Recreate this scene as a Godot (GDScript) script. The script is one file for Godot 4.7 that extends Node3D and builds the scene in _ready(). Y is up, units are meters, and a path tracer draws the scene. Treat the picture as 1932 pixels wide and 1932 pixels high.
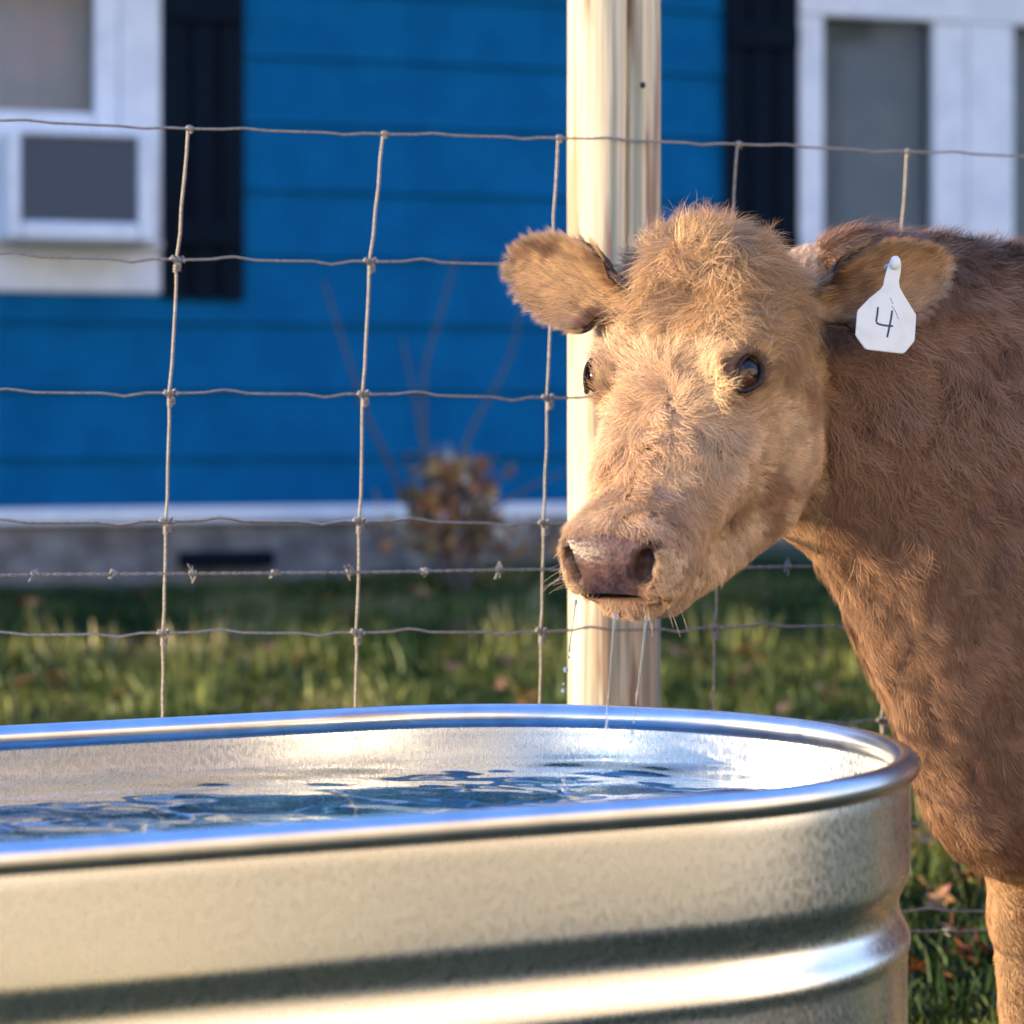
extends Node3D
# A cow beside a galvanised stock tank, a woven wire fence and a blue house, low evening sun from the left.
# Lengths in metres. The photograph's pixels are counted on a 1932 x 1932 frame: lens of 5200 pixels, horizon at row 780, camera 1.004 m up.

const LENS := 5200.0
const HORIZON := 780.0
const EYE := 1.004
const FENCE_D := 4.05       # fence and house recede to the right by 0.34 m per metre
const HOUSE_D := 10.0
const SLANT := 0.34

var rng := RandomNumberGenerator.new()
var used := {}


func _ready() -> void:
	rng.seed = 4
	set_camera()
	set_light()
	make_ground()
	make_house()
	make_bounce_shed()
	make_shrub()
	make_grass()
	make_fence()
	make_tank()
	make_water()
	make_cow()
	make_ear_tag()
	make_drips()


# ---------------------------------------------------------------- camera and light
func set_camera() -> void:
	var cam := Camera3D.new()
	cam.name = "camera"
	add_child(cam)
	var lens := CameraAttributesPhysical.new()
	lens.frustum_focal_length = 100.0
	lens.exposure_aperture = 3.7
	lens.frustum_focus_distance = 3.48
	lens.frustum_near = 0.1
	lens.frustum_far = 900.0
	cam.attributes = lens
	cam.projection = Camera3D.PROJECTION_FRUSTUM
	cam.near = 0.1
	cam.far = 900.0
	cam.size = 2.0 * 0.1 * 966.0 / LENS
	cam.frustum_offset = Vector2(0.0, -0.1 * (966.0 - HORIZON) / LENS)
	cam.position = Vector3(0, EYE, 0)
	cam.current = true


func set_light() -> void:
	var env := Environment.new()
	env.background_mode = Environment.BG_SKY
	var sky := Sky.new()
	var m := ProceduralSkyMaterial.new()
	m.sky_top_color = Color(0.36, 0.56, 0.88)
	m.sky_horizon_color = Color(0.86, 0.95, 1.04)
	m.sky_curve = 0.22
	m.ground_bottom_color = Color(0.35, 0.33, 0.22)
	m.ground_horizon_color = Color(0.55, 0.52, 0.40)
	m.sun_angle_max = 25.0
	m.sun_curve = 0.12
	sky.sky_material = m
	env.sky = sky
	env.background_energy_multiplier = 0.84
	env.tonemap_mode = Environment.TONE_MAPPER_LINEAR
	env.tonemap_exposure = 2.6
	env.sdfgi_enabled = true
	env.ssao_enabled = true
	env.ssil_enabled = true
	var w := WorldEnvironment.new()
	w.name = "environment"
	w.environment = env
	add_child(w)
	var sun := DirectionalLight3D.new()
	sun.name = "sun"
	sun.light_energy = 1.6
	sun.light_color = Color(1.0, 0.89, 0.72)
	sun.light_angular_distance = 0.5
	sun.shadow_enabled = true
	add_child(sun)
	# the wires' shadows on the post: sun square from the left, about five degrees up
	var towards := Vector3(1.0, -tan(deg_to_rad(8.0)), 0.08)
	sun.look_at_from_position(Vector3.ZERO, towards, Vector3.UP)


# ---------------------------------------------------------------- helpers
func at(px: float, py: float, depth: float) -> Vector3:
	return Vector3((px - 966.0) / LENS * depth, EYE + (HORIZON - py) / LENS * depth, -depth)


func on_slant(px: float, py: float, d0: float) -> Vector3:
	# where the sight line of a pixel meets the upright plane depth = d0 + SLANT * x
	var k := (px - 966.0) / LENS
	return at(px, py, d0 / (1.0 - SLANT * k))


func numbered(called: String) -> String:
	if not used.has(called):
		used[called] = 0
		return called
	used[called] += 1
	return "%s_%03d" % [called, used[called]]


func thing(called: String, label: String, category: String, group := "", where := Transform3D()) -> Node3D:
	var o := Node3D.new()
	o.name = numbered(called)
	o.transform = where
	add_child(o)
	tag(o, label, category, group)
	return o


func tag(o: Node3D, label: String, category: String, group := "", kind := "") -> Node3D:
	o.set_meta("label", label)
	if category: o.set_meta("category", category)
	if group: o.set_meta("group", group)
	if kind: o.set_meta("kind", kind)
	return o


func put(called: String, mesh: Mesh, mat: Material, parent: Node3D = null) -> MeshInstance3D:
	var o := MeshInstance3D.new()
	o.mesh = mesh
	if mat: o.material_override = mat
	if parent:
		o.name = called
		parent.add_child(o, true)
	else:
		o.name = numbered(called)
		add_child(o)
	return o


func put_many(called: String, mesh: Mesh, mat: Material, buffer: PackedFloat32Array, parent: Node3D = null) -> MultiMeshInstance3D:
	var mm := MultiMesh.new()
	mm.transform_format = MultiMesh.TRANSFORM_3D
	mm.use_colors = true
	mm.mesh = mesh
	mm.instance_count = buffer.size() / 16
	mm.buffer = buffer
	var o := MultiMeshInstance3D.new()
	o.multimesh = mm
	o.material_override = mat
	o.set_meta("kind", "stuff")
	if parent:
		o.name = called
		parent.add_child(o, true)
	else:
		o.name = numbered(called)
		add_child(o)
	return o


func add_copy(buf: PackedFloat32Array, b: Basis, p: Vector3, c: Color) -> void:
	buf.append(b.x.x); buf.append(b.y.x); buf.append(b.z.x); buf.append(p.x)
	buf.append(b.x.y); buf.append(b.y.y); buf.append(b.z.y); buf.append(p.y)
	buf.append(b.x.z); buf.append(b.y.z); buf.append(b.z.z); buf.append(p.z)
	buf.append(c.r); buf.append(c.g); buf.append(c.b); buf.append(1.0)


func paint(linear: Color, rough := 0.7, metal := 0.0) -> StandardMaterial3D:
	var m := StandardMaterial3D.new()
	m.albedo_color = linear.linear_to_srgb()
	m.roughness = rough
	m.metallic = metal
	return m


func noise_tex(seed_: int, freq: float, octaves := 4, size := 512, normal := false, strength := 4.0, ramp: Gradient = null) -> NoiseTexture2D:
	var n := FastNoiseLite.new()
	n.seed = seed_
	n.frequency = freq
	n.fractal_octaves = octaves
	var t := NoiseTexture2D.new()
	t.width = size
	t.height = size
	t.seamless = true
	t.noise = n
	t.as_normal_map = normal
	t.bump_strength = strength
	if ramp: t.color_ramp = ramp
	return t


func ramp(colors: Array, stops: Array) -> Gradient:
	var g := Gradient.new()
	g.offsets = PackedFloat32Array(stops)
	var cs := PackedColorArray()
	for c in colors: cs.append((c as Color).linear_to_srgb())
	g.colors = cs
	return g


func textured(m: StandardMaterial3D, albedo: Texture2D, scale: float, normal: Texture2D = null, depth := 0.5) -> StandardMaterial3D:
	m.albedo_color = Color.WHITE
	m.albedo_texture = albedo
	m.uv1_triplanar = true
	m.uv1_scale = Vector3.ONE * scale
	if normal:
		m.normal_enabled = true
		m.normal_texture = normal
		m.normal_scale = depth
	return m


class Shape:
	# collects triangles of one mesh
	var v := PackedVector3Array()
	var n := PackedVector3Array()
	var c := PackedColorArray()
	var t := PackedVector2Array()
	var i := PackedInt32Array()

	func mesh() -> ArrayMesh:
		# turn every triangle to the side that its normals point to
		for k in range(0, i.size(), 3):
			var p := v[i[k]]
			if (v[i[k + 2]] - p).cross(v[i[k + 1]] - p).dot(n[i[k]] + n[i[k + 1]] + n[i[k + 2]]) < 0.0:
				var keep := i[k + 1]
				i[k + 1] = i[k + 2]
				i[k + 2] = keep
		var a := []
		a.resize(Mesh.ARRAY_MAX)
		a[Mesh.ARRAY_VERTEX] = v
		a[Mesh.ARRAY_NORMAL] = n
		if c.size() == v.size(): a[Mesh.ARRAY_COLOR] = c
		if t.size() == v.size(): a[Mesh.ARRAY_TEX_UV] = t
		a[Mesh.ARRAY_INDEX] = i
		var m := ArrayMesh.new()
		m.add_surface_from_arrays(Mesh.PRIMITIVE_TRIANGLES, a)
		return m

	func quad(p: Vector3, q: Vector3, r: Vector3, s: Vector3, flip := false) -> void:
		# flat quad, corners in order round it
		var k := v.size()
		var normal := (r - p).cross(q - p).normalized()
		if flip: normal = -normal
		for x in [p, q, r, s]:
			v.append(x); n.append(normal)
		i.append_array([k, k + 2, k + 1, k, k + 3, k + 2] if flip else [k, k + 1, k + 2, k, k + 2, k + 3])

	func box(lo: Vector3, hi: Vector3, bevel := 0.0, b := Basis(), o := Vector3.ZERO) -> void:
		# a box with chamfered edges
		var cen := (lo + hi) / 2.0
		var h := (hi - lo) / 2.0
		var e: float = min(bevel, min(h.x, min(h.y, h.z)) * 0.9)
		for axis in 3:
			var a1 := (axis + 1) % 3
			var a2 := (axis + 2) % 3
			for s in [-1.0, 1.0]:
				var pts := []
				for k in [[-1, -1], [1, -1], [1, 1], [-1, 1]]:
					var p := Vector3.ZERO
					p[axis] = s * h[axis]
					p[a1] = k[0] * (h[a1] - e)
					p[a2] = k[1] * (h[a2] - e)
					pts.append(o + b * (cen + p))
				quad(pts[0], pts[1], pts[2], pts[3], true if s > 0 else false)
			if e > 0.0:
				for s in [[-1.0, -1.0], [1.0, -1.0], [1.0, 1.0], [-1.0, 1.0]]:
					var pts := []
					for k in [[-1, 0], [1, 0], [1, 1], [-1, 1]]:
						var p := Vector3.ZERO
						p[axis] = k[0] * (h[axis] - e)
						p[a1] = s[0] * (h[a1] if k[1] == 0 else h[a1] - e)
						p[a2] = s[1] * (h[a2] - e if k[1] == 0 else h[a2])
						pts.append(o + b * (cen + p))
					quad(pts[0], pts[1], pts[2], pts[3], s[0] * s[1] < 0)
				if axis == 0:
					for sx in [-1.0, 1.0]:
						for sy in [-1.0, 1.0]:
							for sz in [-1.0, 1.0]:
								var k := v.size()
								var p1 := Vector3(sx * h.x, sy * (h.y - e), sz * (h.z - e))
								var p2 := Vector3(sx * (h.x - e), sy * h.y, sz * (h.z - e))
								var p3 := Vector3(sx * (h.x - e), sy * (h.y - e), sz * h.z)
								var nn := b * Vector3(sx, sy, sz).normalized()
								for p in [p1, p2, p3]:
									v.append(o + b * (cen + p)); n.append(nn)
								i.append_array([k, k + 2, k + 1] if sx * sy * sz > 0 else [k, k + 1, k + 2])

	func tube(path: PackedVector3Array, radii: PackedFloat32Array, sides := 8, closed := false) -> void:
		var m := path.size()
		var side := Vector3.UP
		var first := v.size()
		for k in m:
			var d: Vector3
			if closed: d = path[(k + 1) % m] - path[(k + m - 1) % m]
			else: d = path[mini(k + 1, m - 1)] - path[maxi(k - 1, 0)]
			d = d.normalized()
			if k == 0:
				side = d.cross(Vector3(0.31, 0.55, 0.77)).normalized()
			side = (side - d * side.dot(d)).normalized()
			var up := d.cross(side)
			var r: float = radii[mini(k, radii.size() - 1)]
			for s in sides:
				var a := TAU * s / sides
				var w := side * cos(a) + up * sin(a)
				v.append(path[k] + w * r); n.append(w)
				if t.size() == v.size() - 1: t.append(Vector2(float(s) / sides, float(k)))
		var last := m if closed else m - 1
		for k in last:
			for s in sides:
				var a := first + k * sides + s
				var b := first + k * sides + (s + 1) % sides
				var e := first + ((k + 1) % m) * sides + s
				var f := first + ((k + 1) % m) * sides + (s + 1) % sides
				i.append_array([a, e, b, b, e, f])
		if not closed:
			for end in [0, m - 1]:
				var d := (path[1] - path[0]).normalized() if end == 0 else (path[m - 1] - path[m - 2]).normalized()
				if end == 0: d = -d
				var k := v.size()
				v.append(path[end] + d * radii[mini(end, radii.size() - 1)] * 0.4); n.append(d)
				if t.size() == v.size() - 1: t.append(Vector2.ZERO)
				for s in sides:
					var a: int = first + end * sides + s
					var b: int = first + end * sides + (s + 1) % sides
					i.append_array([k, b, a] if end > 0 else [k, a, b])

	func ball(cen: Vector3, r: Vector3, rings := 8, sides := 12, b := Basis()) -> void:
		var first := v.size()
		for y in rings + 1:
			var e := PI * y / rings
			for s in sides:
				var a := TAU * s / sides
				var w := Vector3(sin(e) * cos(a), cos(e), sin(e) * sin(a))
				v.append(cen + b * (w * r)); n.append((b * (w / r)).normalized())
		for y in rings:
			for s in sides:
				var a := first + y * sides + s
				var d := first + y * sides + (s + 1) % sides
				i.append_array([a, d, a + sides, d, d + sides, a + sides])


# ---------------------------------------------------------------- ground
func ground_y(x: float, d: float) -> float:
	# level pasture up to the fence, then a gentle rise to the house
	var q := d - SLANT * x
	var k := clampf((q - 4.25) / 5.4, 0.0, 1.0)
	return 0.415 * k + 0.05 * clampf(x + 0.9, 0.0, 3.0) * clampf(q - 4.0, 0.0, 1.0) + 0.012 * sin(x * 2.3 + d) * sin(d * 1.7) * clampf((q - 4.0), 0.0, 1.0)  # crosswise tilt added so the low sun reaches more of the grass


func make_ground() -> void:
	var s := Shape.new()
	var xs := PackedFloat32Array()
	var ds := PackedFloat32Array()
	for k in 13: xs.append(-300.0 + 24.5 * k)
	for k in 49: xs.append(-6.0 + 0.25 * k)
	for k in 13: xs.append(6.5 + 24.5 * k)
	for k in 12: ds.append(-300.0 + 25.0 * k)
	for k in 60: ds.append(-2.0 + 0.25 * k)
	for k in 13: ds.append(13.0 + 24.0 * k)
	for d in ds:
		for x in xs:
			s.v.append(Vector3(x, ground_y(x, d) if d < 14.0 else 0.4, -d))
			s.n.append(Vector3.UP)
	var w := xs.size()
	for a in ds.size() - 1:
		for b in w - 1:
			var k := a * w + b
			s.i.append_array([k, k + w, k + 1, k + 1, k + w, k + w + 1])
	for k in s.v.size():
		var p := s.v[k]
		var e := 0.05
		s.n[k] = Vector3(ground_y(p.x - e, -p.z) - ground_y(p.x + e, -p.z), 2.0 * e, ground_y(p.x, -p.z + e) - ground_y(p.x, -p.z - e)).normalized()
	var m := textured(paint(Color.WHITE, 0.95), noise_tex(3, 0.02, 5, 1024, false, 4.0, ramp([Color(0.035, 0.045, 0.016), Color(0.06, 0.075, 0.026), Color(0.14, 0.12, 0.06)], [0.2, 0.5, 0.85])), 0.45, noise_tex(5, 0.06, 4, 512, true, 8.0), 1.0)
	var o := put("ground", s.mesh(), m)
	tag(o, "short green pasture grass and soil under the fence and tank", "ground", "", "structure")


func grass_tuft(blades: int, tall: float, spread: float, seed_: int) -> ArrayMesh:
	var r := RandomNumberGenerator.new()
	r.seed = seed_
	var s := Shape.new()
	for b in blades:
		var a := r.randf() * TAU
		var root := Vector3(r.randf_range(-1, 1), 0, r.randf_range(-1, 1)) * spread
		var lean := Vector3(cos(a), 0, sin(a)) * r.randf_range(0.1, 0.75)
		var h := tall * r.randf_range(0.5, 1.15)
		var wd := r.randf_range(0.0016, 0.0034)
		var side := lean.cross(Vector3.UP).normalized().rotated(Vector3.UP, r.randf_range(-1, 1))
		var k := s.v.size()
		var shade := r.randf_range(0.75, 1.2)
		for j in 4:
			var t := j / 3.0
			var p := root + Vector3.UP * h * (t - 0.25 * t * t * lean.length()) + lean * h * t * t * 0.8
			var nn := (lean.normalized() * 0.6 + Vector3.UP * 0.5 + side * 0.2).normalized()
			var ww := wd * (1.0 - t * t * 0.85)
			s.v.append(p - side * ww); s.n.append(nn); s.c.append(Color(shade, shade, shade))
			s.v.append(p + side * ww); s.n.append(nn); s.c.append(Color(shade, shade, shade))
		for j in 3:
			var q := k + j * 2
			s.i.append_array([q, q + 2, q + 1, q + 1, q + 2, q + 3])
	return s.mesh()


func make_grass() -> void:
	var m := paint(Color.WHITE, 0.6)
	m.vertex_color_use_as_albedo = true
	m.backlight_enabled = true
	m.backlight = Color(0.8, 0.8, 0.6)
	var near_bufs := [PackedFloat32Array(), PackedFloat32Array(), PackedFloat32Array()]
	var patch := FastNoiseLite.new()
	patch.seed = 9
	patch.frequency = 1.1
	var tank_c := Vector2(-0.65, 2.83)
	var count := 18500
	var shown := 10500
	var added_straw := 13500
	for k in count:
		var d: float
		var x: float
		if k < shown:      # the ground that shows behind the tank and the fence
			d = 3.0 + 6.6 * pow(rng.randf(), 0.85)
			x = rng.randf_range(-0.24, 0.24) * d + rng.randf_range(-0.3, 0.3)
		else:              # open pasture all round, plus unseen pale straw added to brighten the tank
			d = rng.randf_range(-5.0, 8.5) if k < added_straw else rng.randf_range(-1.5, 2.2)
			x = rng.randf_range(-6.0, 4.5) if k < added_straw else rng.randf_range(0.5, 3.8)
		var q := d - SLANT * x
		if q > 9.6: continue
		if Vector2(x, d).length() < 0.5: continue
		var rel := Vector2(x, d) - Vector2(0.0, 3.15)
		var along := rel.dot(Vector2(0.899, 0.438))
		if absf(rel.dot(Vector2(-0.438, 0.899))) < 0.42 and along < 0.27 and along > -1.95: continue
		var f := patch.get_noise_2d(x, d)
		var dry := clampf(0.30 + f * 0.9 + rng.randf_range(-0.25, 0.3), 0.0, 1.0)
		if d < 2.4: dry = clampf(dry + 0.8, 0.0, 1.0)
		var c := Color(0.032, 0.085, 0.018).lerp(Color(0.20, 0.23, 0.045), clampf(dry * 1.4, 0, 1)).lerp(Color(0.58, 0.48, 0.28), clampf(dry * 1.7 - 0.95, 0, 1))
		if k >= added_straw: c = Color(0.72, 0.67, 0.56)  # added straw, kept pale so the steel mirrors something bright
		c = c * rng.randf_range(0.8, 1.25)
		var tall := rng.randf_range(0.7, 1.15) * (1.0 + 0.5 * f)
		if q < 4.6 and d > 3.0: tall *= 0.85
		if k >= shown: tall *= 1.5 if k < added_straw else 3.8
		var b := Basis(Vector3.UP, rng.randf() * TAU).scaled(Vector3(1.0, tall, 1.0) * (1.6 if k >= shown else 1.0))
		add_copy(near_bufs[k % 3], b, Vector3(x, ground_y(x, d) - 0.004, -d), c)
	for k in 3:
		var o := put_many("pasture_grass", grass_tuft(24, [0.050, 0.065, 0.040][k], 0.066, 20 + k), m, near_bufs[k])
		tag(o, "short uneven green and yellowed grass blades of the pasture, with tall pale straw added out of view", "grass", "pasture grass", "stuff")
	make_fallen_leaves()


func leaf_mesh(seed_: int) -> ArrayMesh:
	# a dry lobed leaf, curled, some 6 cm long
	var r := RandomNumberGenerator.new()
	r.seed = seed_
	var s := Shape.new()
	var rim := []
	for k in 15:
		var a := TAU * k / 15.0
		var rad := 0.5 * (0.72 + 0.28 * cos(a * 5.0 + 0.4)) * r.randf_range(0.85, 1.1)
		var p := Vector3(cos(a) * rad * 0.8, 0, sin(a) * rad)
		p.y = 0.28 * p.x * p.x * 2.0 + 0.12 * sin(p.z * 5.0 + seed_) + r.randf_range(-0.02, 0.02)
		rim.append(p)
	for k in 15:
		var p: Vector3 = rim[k]
		var q: Vector3 = rim[(k + 1) % 15]
		var nn := q.cross(p).normalized()
		if nn.y < 0: nn = -nn
		var j := s.v.size()
		for x in [Vector3.ZERO, p, q]:
			s.v.append(x); s.n.append(nn)
		s.i.append_array([j, j + 1, j + 2])
	var stalk := PackedVector3Array([Vector3(0, 0.0, 0.4), Vector3(0.03, 0.06, 0.6), Vector3(0.05, 0.1, 0.8)])
	s.tube(stalk, PackedFloat32Array([0.02, 0.018, 0.015]), 5)
	s.t = PackedVector2Array()
	return s.mesh()


func make_fallen_leaves() -> void:
	var meshes := [leaf_mesh(1), leaf_mesh(2), leaf_mesh(3)]
	var mats := []
	for c in [Color(0.36, 0.13, 0.05), Color(0.45, 0.22, 0.08), Color(0.24, 0.10, 0.06), Color(0.40, 0.16, 0.12)]:
		var m := textured(paint(c, 0.7), noise_tex(31, 0.03, 3, 128, false, 1.0, ramp([c * 0.7, c * 1.2], [0.2, 0.8])), 2.0)
		m.backlight_enabled = true
		m.backlight = Color(0.5, 0.35, 0.2)
		mats.append(m)
	# [pixel column, pixel row on the ground]: where orange spots show in the grass
	var spots := [[1400, 1268], [1480, 1335], [1380, 1290], [1330, 1262], [1560, 1300], [500, 1125], [945, 1290], [100, 1275], [505, 1330], [690, 1120], [245, 1215], [870, 1180], [800, 1115], [60, 1140], [620, 1125], [1330, 1180], [1440, 1130]]
	for k in 62:
		if k < 26: spots.append([rng.randf_range(1690, 1930), rng.randf_range(1470, 1850)])
		else: spots.append([rng.randf_range(0, 1900), rng.randf_range(1100, 1335)])
	for sp in spots:
		# walk the sight line down to the ground
		var d := 3.4
		while d < 9.6:
			var p := at(sp[0], sp[1], d)
			if p.y < ground_y(p.x, d) + 0.035: break
			d += 0.03
		var p := at(sp[0], sp[1], d)
		p.y = ground_y(p.x, d) + 0.03
		if d - SLANT * p.x > 9.4: continue
		var hue := rng.randi() % 4
		var o := put("fallen_leaf", meshes[rng.randi() % 3], mats[hue])
		var place: String = "lying in the grass between fence and house" if d - SLANT * p.x > FENCE_D + 0.1 else "lying in the grass between tank end and cow's leg"
		var lawn := "fallen leaves beyond the fence" if d - SLANT * p.x > FENCE_D + 0.1 else "fallen leaves beside the tank"
		o.transform = Transform3D(Basis.from_euler(Vector3(rng.randf_range(-0.9, 0.9), rng.randf() * TAU, rng.randf_range(-0.9, 0.9))).scaled(Vector3.ONE * rng.randf_range(0.05, 0.085)), p)
		tag(o, ["rust orange", "pale tan", "dark brown", "reddish brown"][hue] + " dry leaf " + place, "leaf", lawn)


# ---------------------------------------------------------------- house
func house_frame() -> Transform3D:
	var x := Vector3(1, 0, -SLANT).normalized()
	var z := Vector3(SLANT, 0, 1).normalized()
	return Transform3D(Basis(x, Vector3.UP, z), Vector3(0, 0, -HOUSE_D))


func wall_at(px: float, py: float) -> Vector2:
	# a pixel of the photograph on the house wall, in the wall's own metres
	var p := house_frame().affine_inverse() * on_slant(px, py, HOUSE_D)
	return Vector2(p.x, p.y)


func make_house() -> void:
	var h := thing("blue_house", "blue clapboard house with white windows and black shutters behind the fence", "house", "", house_frame())
	var blue := paint(Color(0.001, 0.105, 0.26), 0.75)
	blue = textured(blue, noise_tex(41, 0.01, 4, 512, false, 1.0, ramp([Color(0.0005, 0.105, 0.245), Color(0.001, 0.126, 0.285)], [0.25, 0.75])), 0.7, noise_tex(42, 0.08, 3, 256, true, 2.0), 0.25)
	blue.metallic_specular = 0.2
	var white := textured(paint(Color.WHITE, 0.45), noise_tex(43, 0.02, 4, 256, false, 1.0, ramp([Color(0.72, 0.73, 0.74), Color(0.80, 0.80, 0.80)], [0.3, 0.6])), 1.0)
	var black := paint(Color(0.004, 0.009, 0.016), 0.75)
	black.metallic_specular = 0.2
	var stone := textured(paint(Color.WHITE, 0.9), noise_tex(44, 0.02, 5, 512, false, 1.0, ramp([Color(0.13, 0.115, 0.105), Color(0.19, 0.17, 0.15), Color(0.26, 0.23, 0.20)], [0.2, 0.5, 0.8])), 0.6, noise_tex(45, 0.03, 4, 256, true, 6.0), 0.8)
	var left := -5.3
	var right := 5.0
	var lap := 0.235
	# window openings, trim included: [left, right, bottom, top] in wall metres
	var sill_y := wall_at(300, 555).y
	var top_y := 2.64
	var wl := [wall_at(-360, 400).x, wall_at(301, 400).x, sill_y, top_y]
	var wr := [wall_at(1500, 300).x, wall_at(2180, 300).x, sill_y, top_y]
	var opens := [wl, wr]
	var y := 0.614
	while y < 3.05:
		var lo: float = maxf(y, 0.682)
		var hi := y + lap
		var cuts := [[left, right, lo, hi]]
		for w in opens:
			if hi > w[2] + 0.001 and lo < w[3] - 0.001:
				var next := []
				for c in cuts:
					if w[1] <= c[0] or w[0] >= c[1]:
						next.append(c)
						continue
					next.append([c[0], w[0], lo, hi])
					next.append([w[1], c[1], lo, hi])
					if w[2] - lo > 0.02: next.append([w[0], w[1], lo, w[2]])
					if hi - w[3] > 0.02: next.append([w[0], w[1], w[3], hi])
				cuts = next
		for c in cuts:
			var s := Shape.new()
			var zb := lerpf(0.021, 0.004, (c[2] - y) / lap)
			var zt := lerpf(0.021, 0.004, (c[3] - y) / lap)
			var a := Vector3(c[0], c[2], zb); var b := Vector3(c[1], c[2], zb); var e := Vector3(c[1], c[3] - 0.002, zt); var f := Vector3(c[0], c[3] - 0.002, zt)
			s.quad(a, f, e, b)
			s.quad(Vector3(a.x, a.y, -0.02), a, b, Vector3(b.x, b.y, -0.02))
			s.quad(Vector3(f.x, f.y, -0.02), Vector3(e.x, e.y, -0.02), e, f)
			s.quad(Vector3(a.x, a.y, -0.02), Vector3(f.x, f.y, -0.02), f, a)
			s.quad(Vector3(b.x, b.y, -0.02), b, e, Vector3(e.x, e.y, -0.02))
			put("siding_board", s.mesh(), blue, h)
		y += lap
	# carcass, sill board, foundation, eaves and roof
	var s := Shape.new()
	s.box(Vector3(left, 0.2, -6.0), Vector3(right, 3.1, -0.9))
	put("inner_wall", s.mesh(), paint(Color(0.55, 0.52, 0.47), 0.9), h)
	for x in [left - 0.05, right]:
		s = Shape.new()
		s.box(Vector3(x, 0.65, -6.0), Vector3(x + 0.05, 3.1, 0.03), 0.004)
		put("corner_board", s.mesh(), white, h)
	s = Shape.new()
	var sy := wall_at(400, 985).y
	s.box(Vector3(left, sy, -0.1), Vector3(right, 0.680, 0.03), 0.006)
	put("sill_board", s.mesh(), white, h)
	s = Shape.new()
	s.box(Vector3(left + 0.03, -0.2, -0.9), Vector3(right - 0.03, sy - 0.001, -0.004))
	put("foundation", s.mesh(), stone, h)
	var v0 := wall_at(335, 1040)
	var v1 := wall_at(512, 1068)
	s = Shape.new()
	s.box(Vector3(v0.x, v1.y, -0.003), Vector3(v1.x, v0.y, 0.055), 0.01)
	put("foundation_vent", s.mesh(), black, h)
	s = Shape.new()
	s.box(Vector3(left - 0.3, 3.05, -6.3), Vector3(right + 0.3, 3.16, 0.42), 0.01)
	put("eaves", s.mesh(), white, h)
	s = Shape.new()
	s.quad(Vector3(left - 0.35, 3.165, 0.47), Vector3(left - 0.35, 4.9, -2.95), Vector3(right + 0.35, 4.9, -2.95), Vector3(right + 0.35, 3.165, 0.47))
	s.quad(Vector3(left - 0.35, 3.165, -6.37), Vector3(right + 0.35, 3.165, -6.37), Vector3(right + 0.35, 4.9, -2.95), Vector3(left - 0.35, 4.9, -2.95))
	s.quad(Vector3(left - 0.2, 3.16, 0.3), Vector3(left - 0.2, 3.16, -6.2), Vector3(left - 0.2, 4.85, -2.95), Vector3(left - 0.2, 4.85, -2.95))
	s.quad(Vector3(right + 0.2, 3.16, 0.3), Vector3(right + 0.2, 4.85, -2.95), Vector3(right + 0.2, 4.85, -2.95), Vector3(right + 0.2, 3.16, -6.2))
	put("roof", s.mesh(), textured(paint(Color.WHITE, 0.9), noise_tex(46, 0.05, 3, 256, false, 1.0, ramp([Color(0.04, 0.04, 0.045), Color(0.09, 0.09, 0.09)], [0.3, 0.7])), 2.0), h)

	var glass := StandardMaterial3D.new()
	glass.transparency = BaseMaterial3D.TRANSPARENCY_ALPHA
	glass.albedo_color = Color(0.5, 0.55, 0.55, 0.10)
	glass.roughness = 0.03
	glass.metallic_specular = 0.28
	var reflection_backing := textured(paint(Color.WHITE, 0.8), noise_tex(48, 0.015, 3, 256, false, 1.0, ramp([Color(0.085, 0.10, 0.105), Color(0.12, 0.125, 0.12)], [0.3, 0.7])), 0.6)  # sky reflection and dim room of the right panes, painted on a panel behind
	var mauve_reflection := textured(paint(Color.WHITE, 0.9), noise_tex(49, 0.012, 3, 256, false, 1.0, ramp([Color(0.22, 0.25, 0.26), Color(0.30, 0.26, 0.28), Color(0.34, 0.26, 0.26)], [0.25, 0.5, 0.75])), 0.7)  # greenish mauve reflection of the left pane, painted on a panel behind
	# the window with the air conditioner: jambs, rails and panes, in wall metres
	var g := wall_at(176, 214)
	var wy := wall_at(176, 470).y
	window(h, white, glass, mauve_reflection, wl[0], wl[1], sill_y, top_y, [[wl[0] + (wl[1] - g.x), g.x, g.y, top_y - 0.14]], wy)
	var p0 := wall_at(1548, 300).x
	var p1 := wall_at(1756, 300).x
	var p2 := wall_at(1905, 300).x
	window(h, white, glass, reflection_backing, wr[0], wr[1], sill_y, top_y, [[p0, p1, sill_y + 0.16, top_y - 0.14], [p2, wr[1] - (p0 - wr[0]), sill_y + 0.16, top_y - 0.14]], sill_y + 0.08)
	var b0 := wall_at(305, 565)
	shutter(h, black, b0.x, wall_at(455, 565).x, b0.y, wall_at(305, 440).y, top_y + 0.02)
	shutter(h, black, wall_at(1360, 300).x, wr[0] - 0.004, b0.y, wall_at(305, 440).y, top_y + 0.02)
	shutter(h, black, wr[1] + 0.004, wr[1] + 0.30, b0.y, wall_at(305, 440).y, top_y + 0.02)
	shutter(h, black, wl[0] - 0.30, wl[0] - 0.004, b0.y, wall_at(305, 440).y, top_y + 0.02)
	make_air_conditioner(white)


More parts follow.
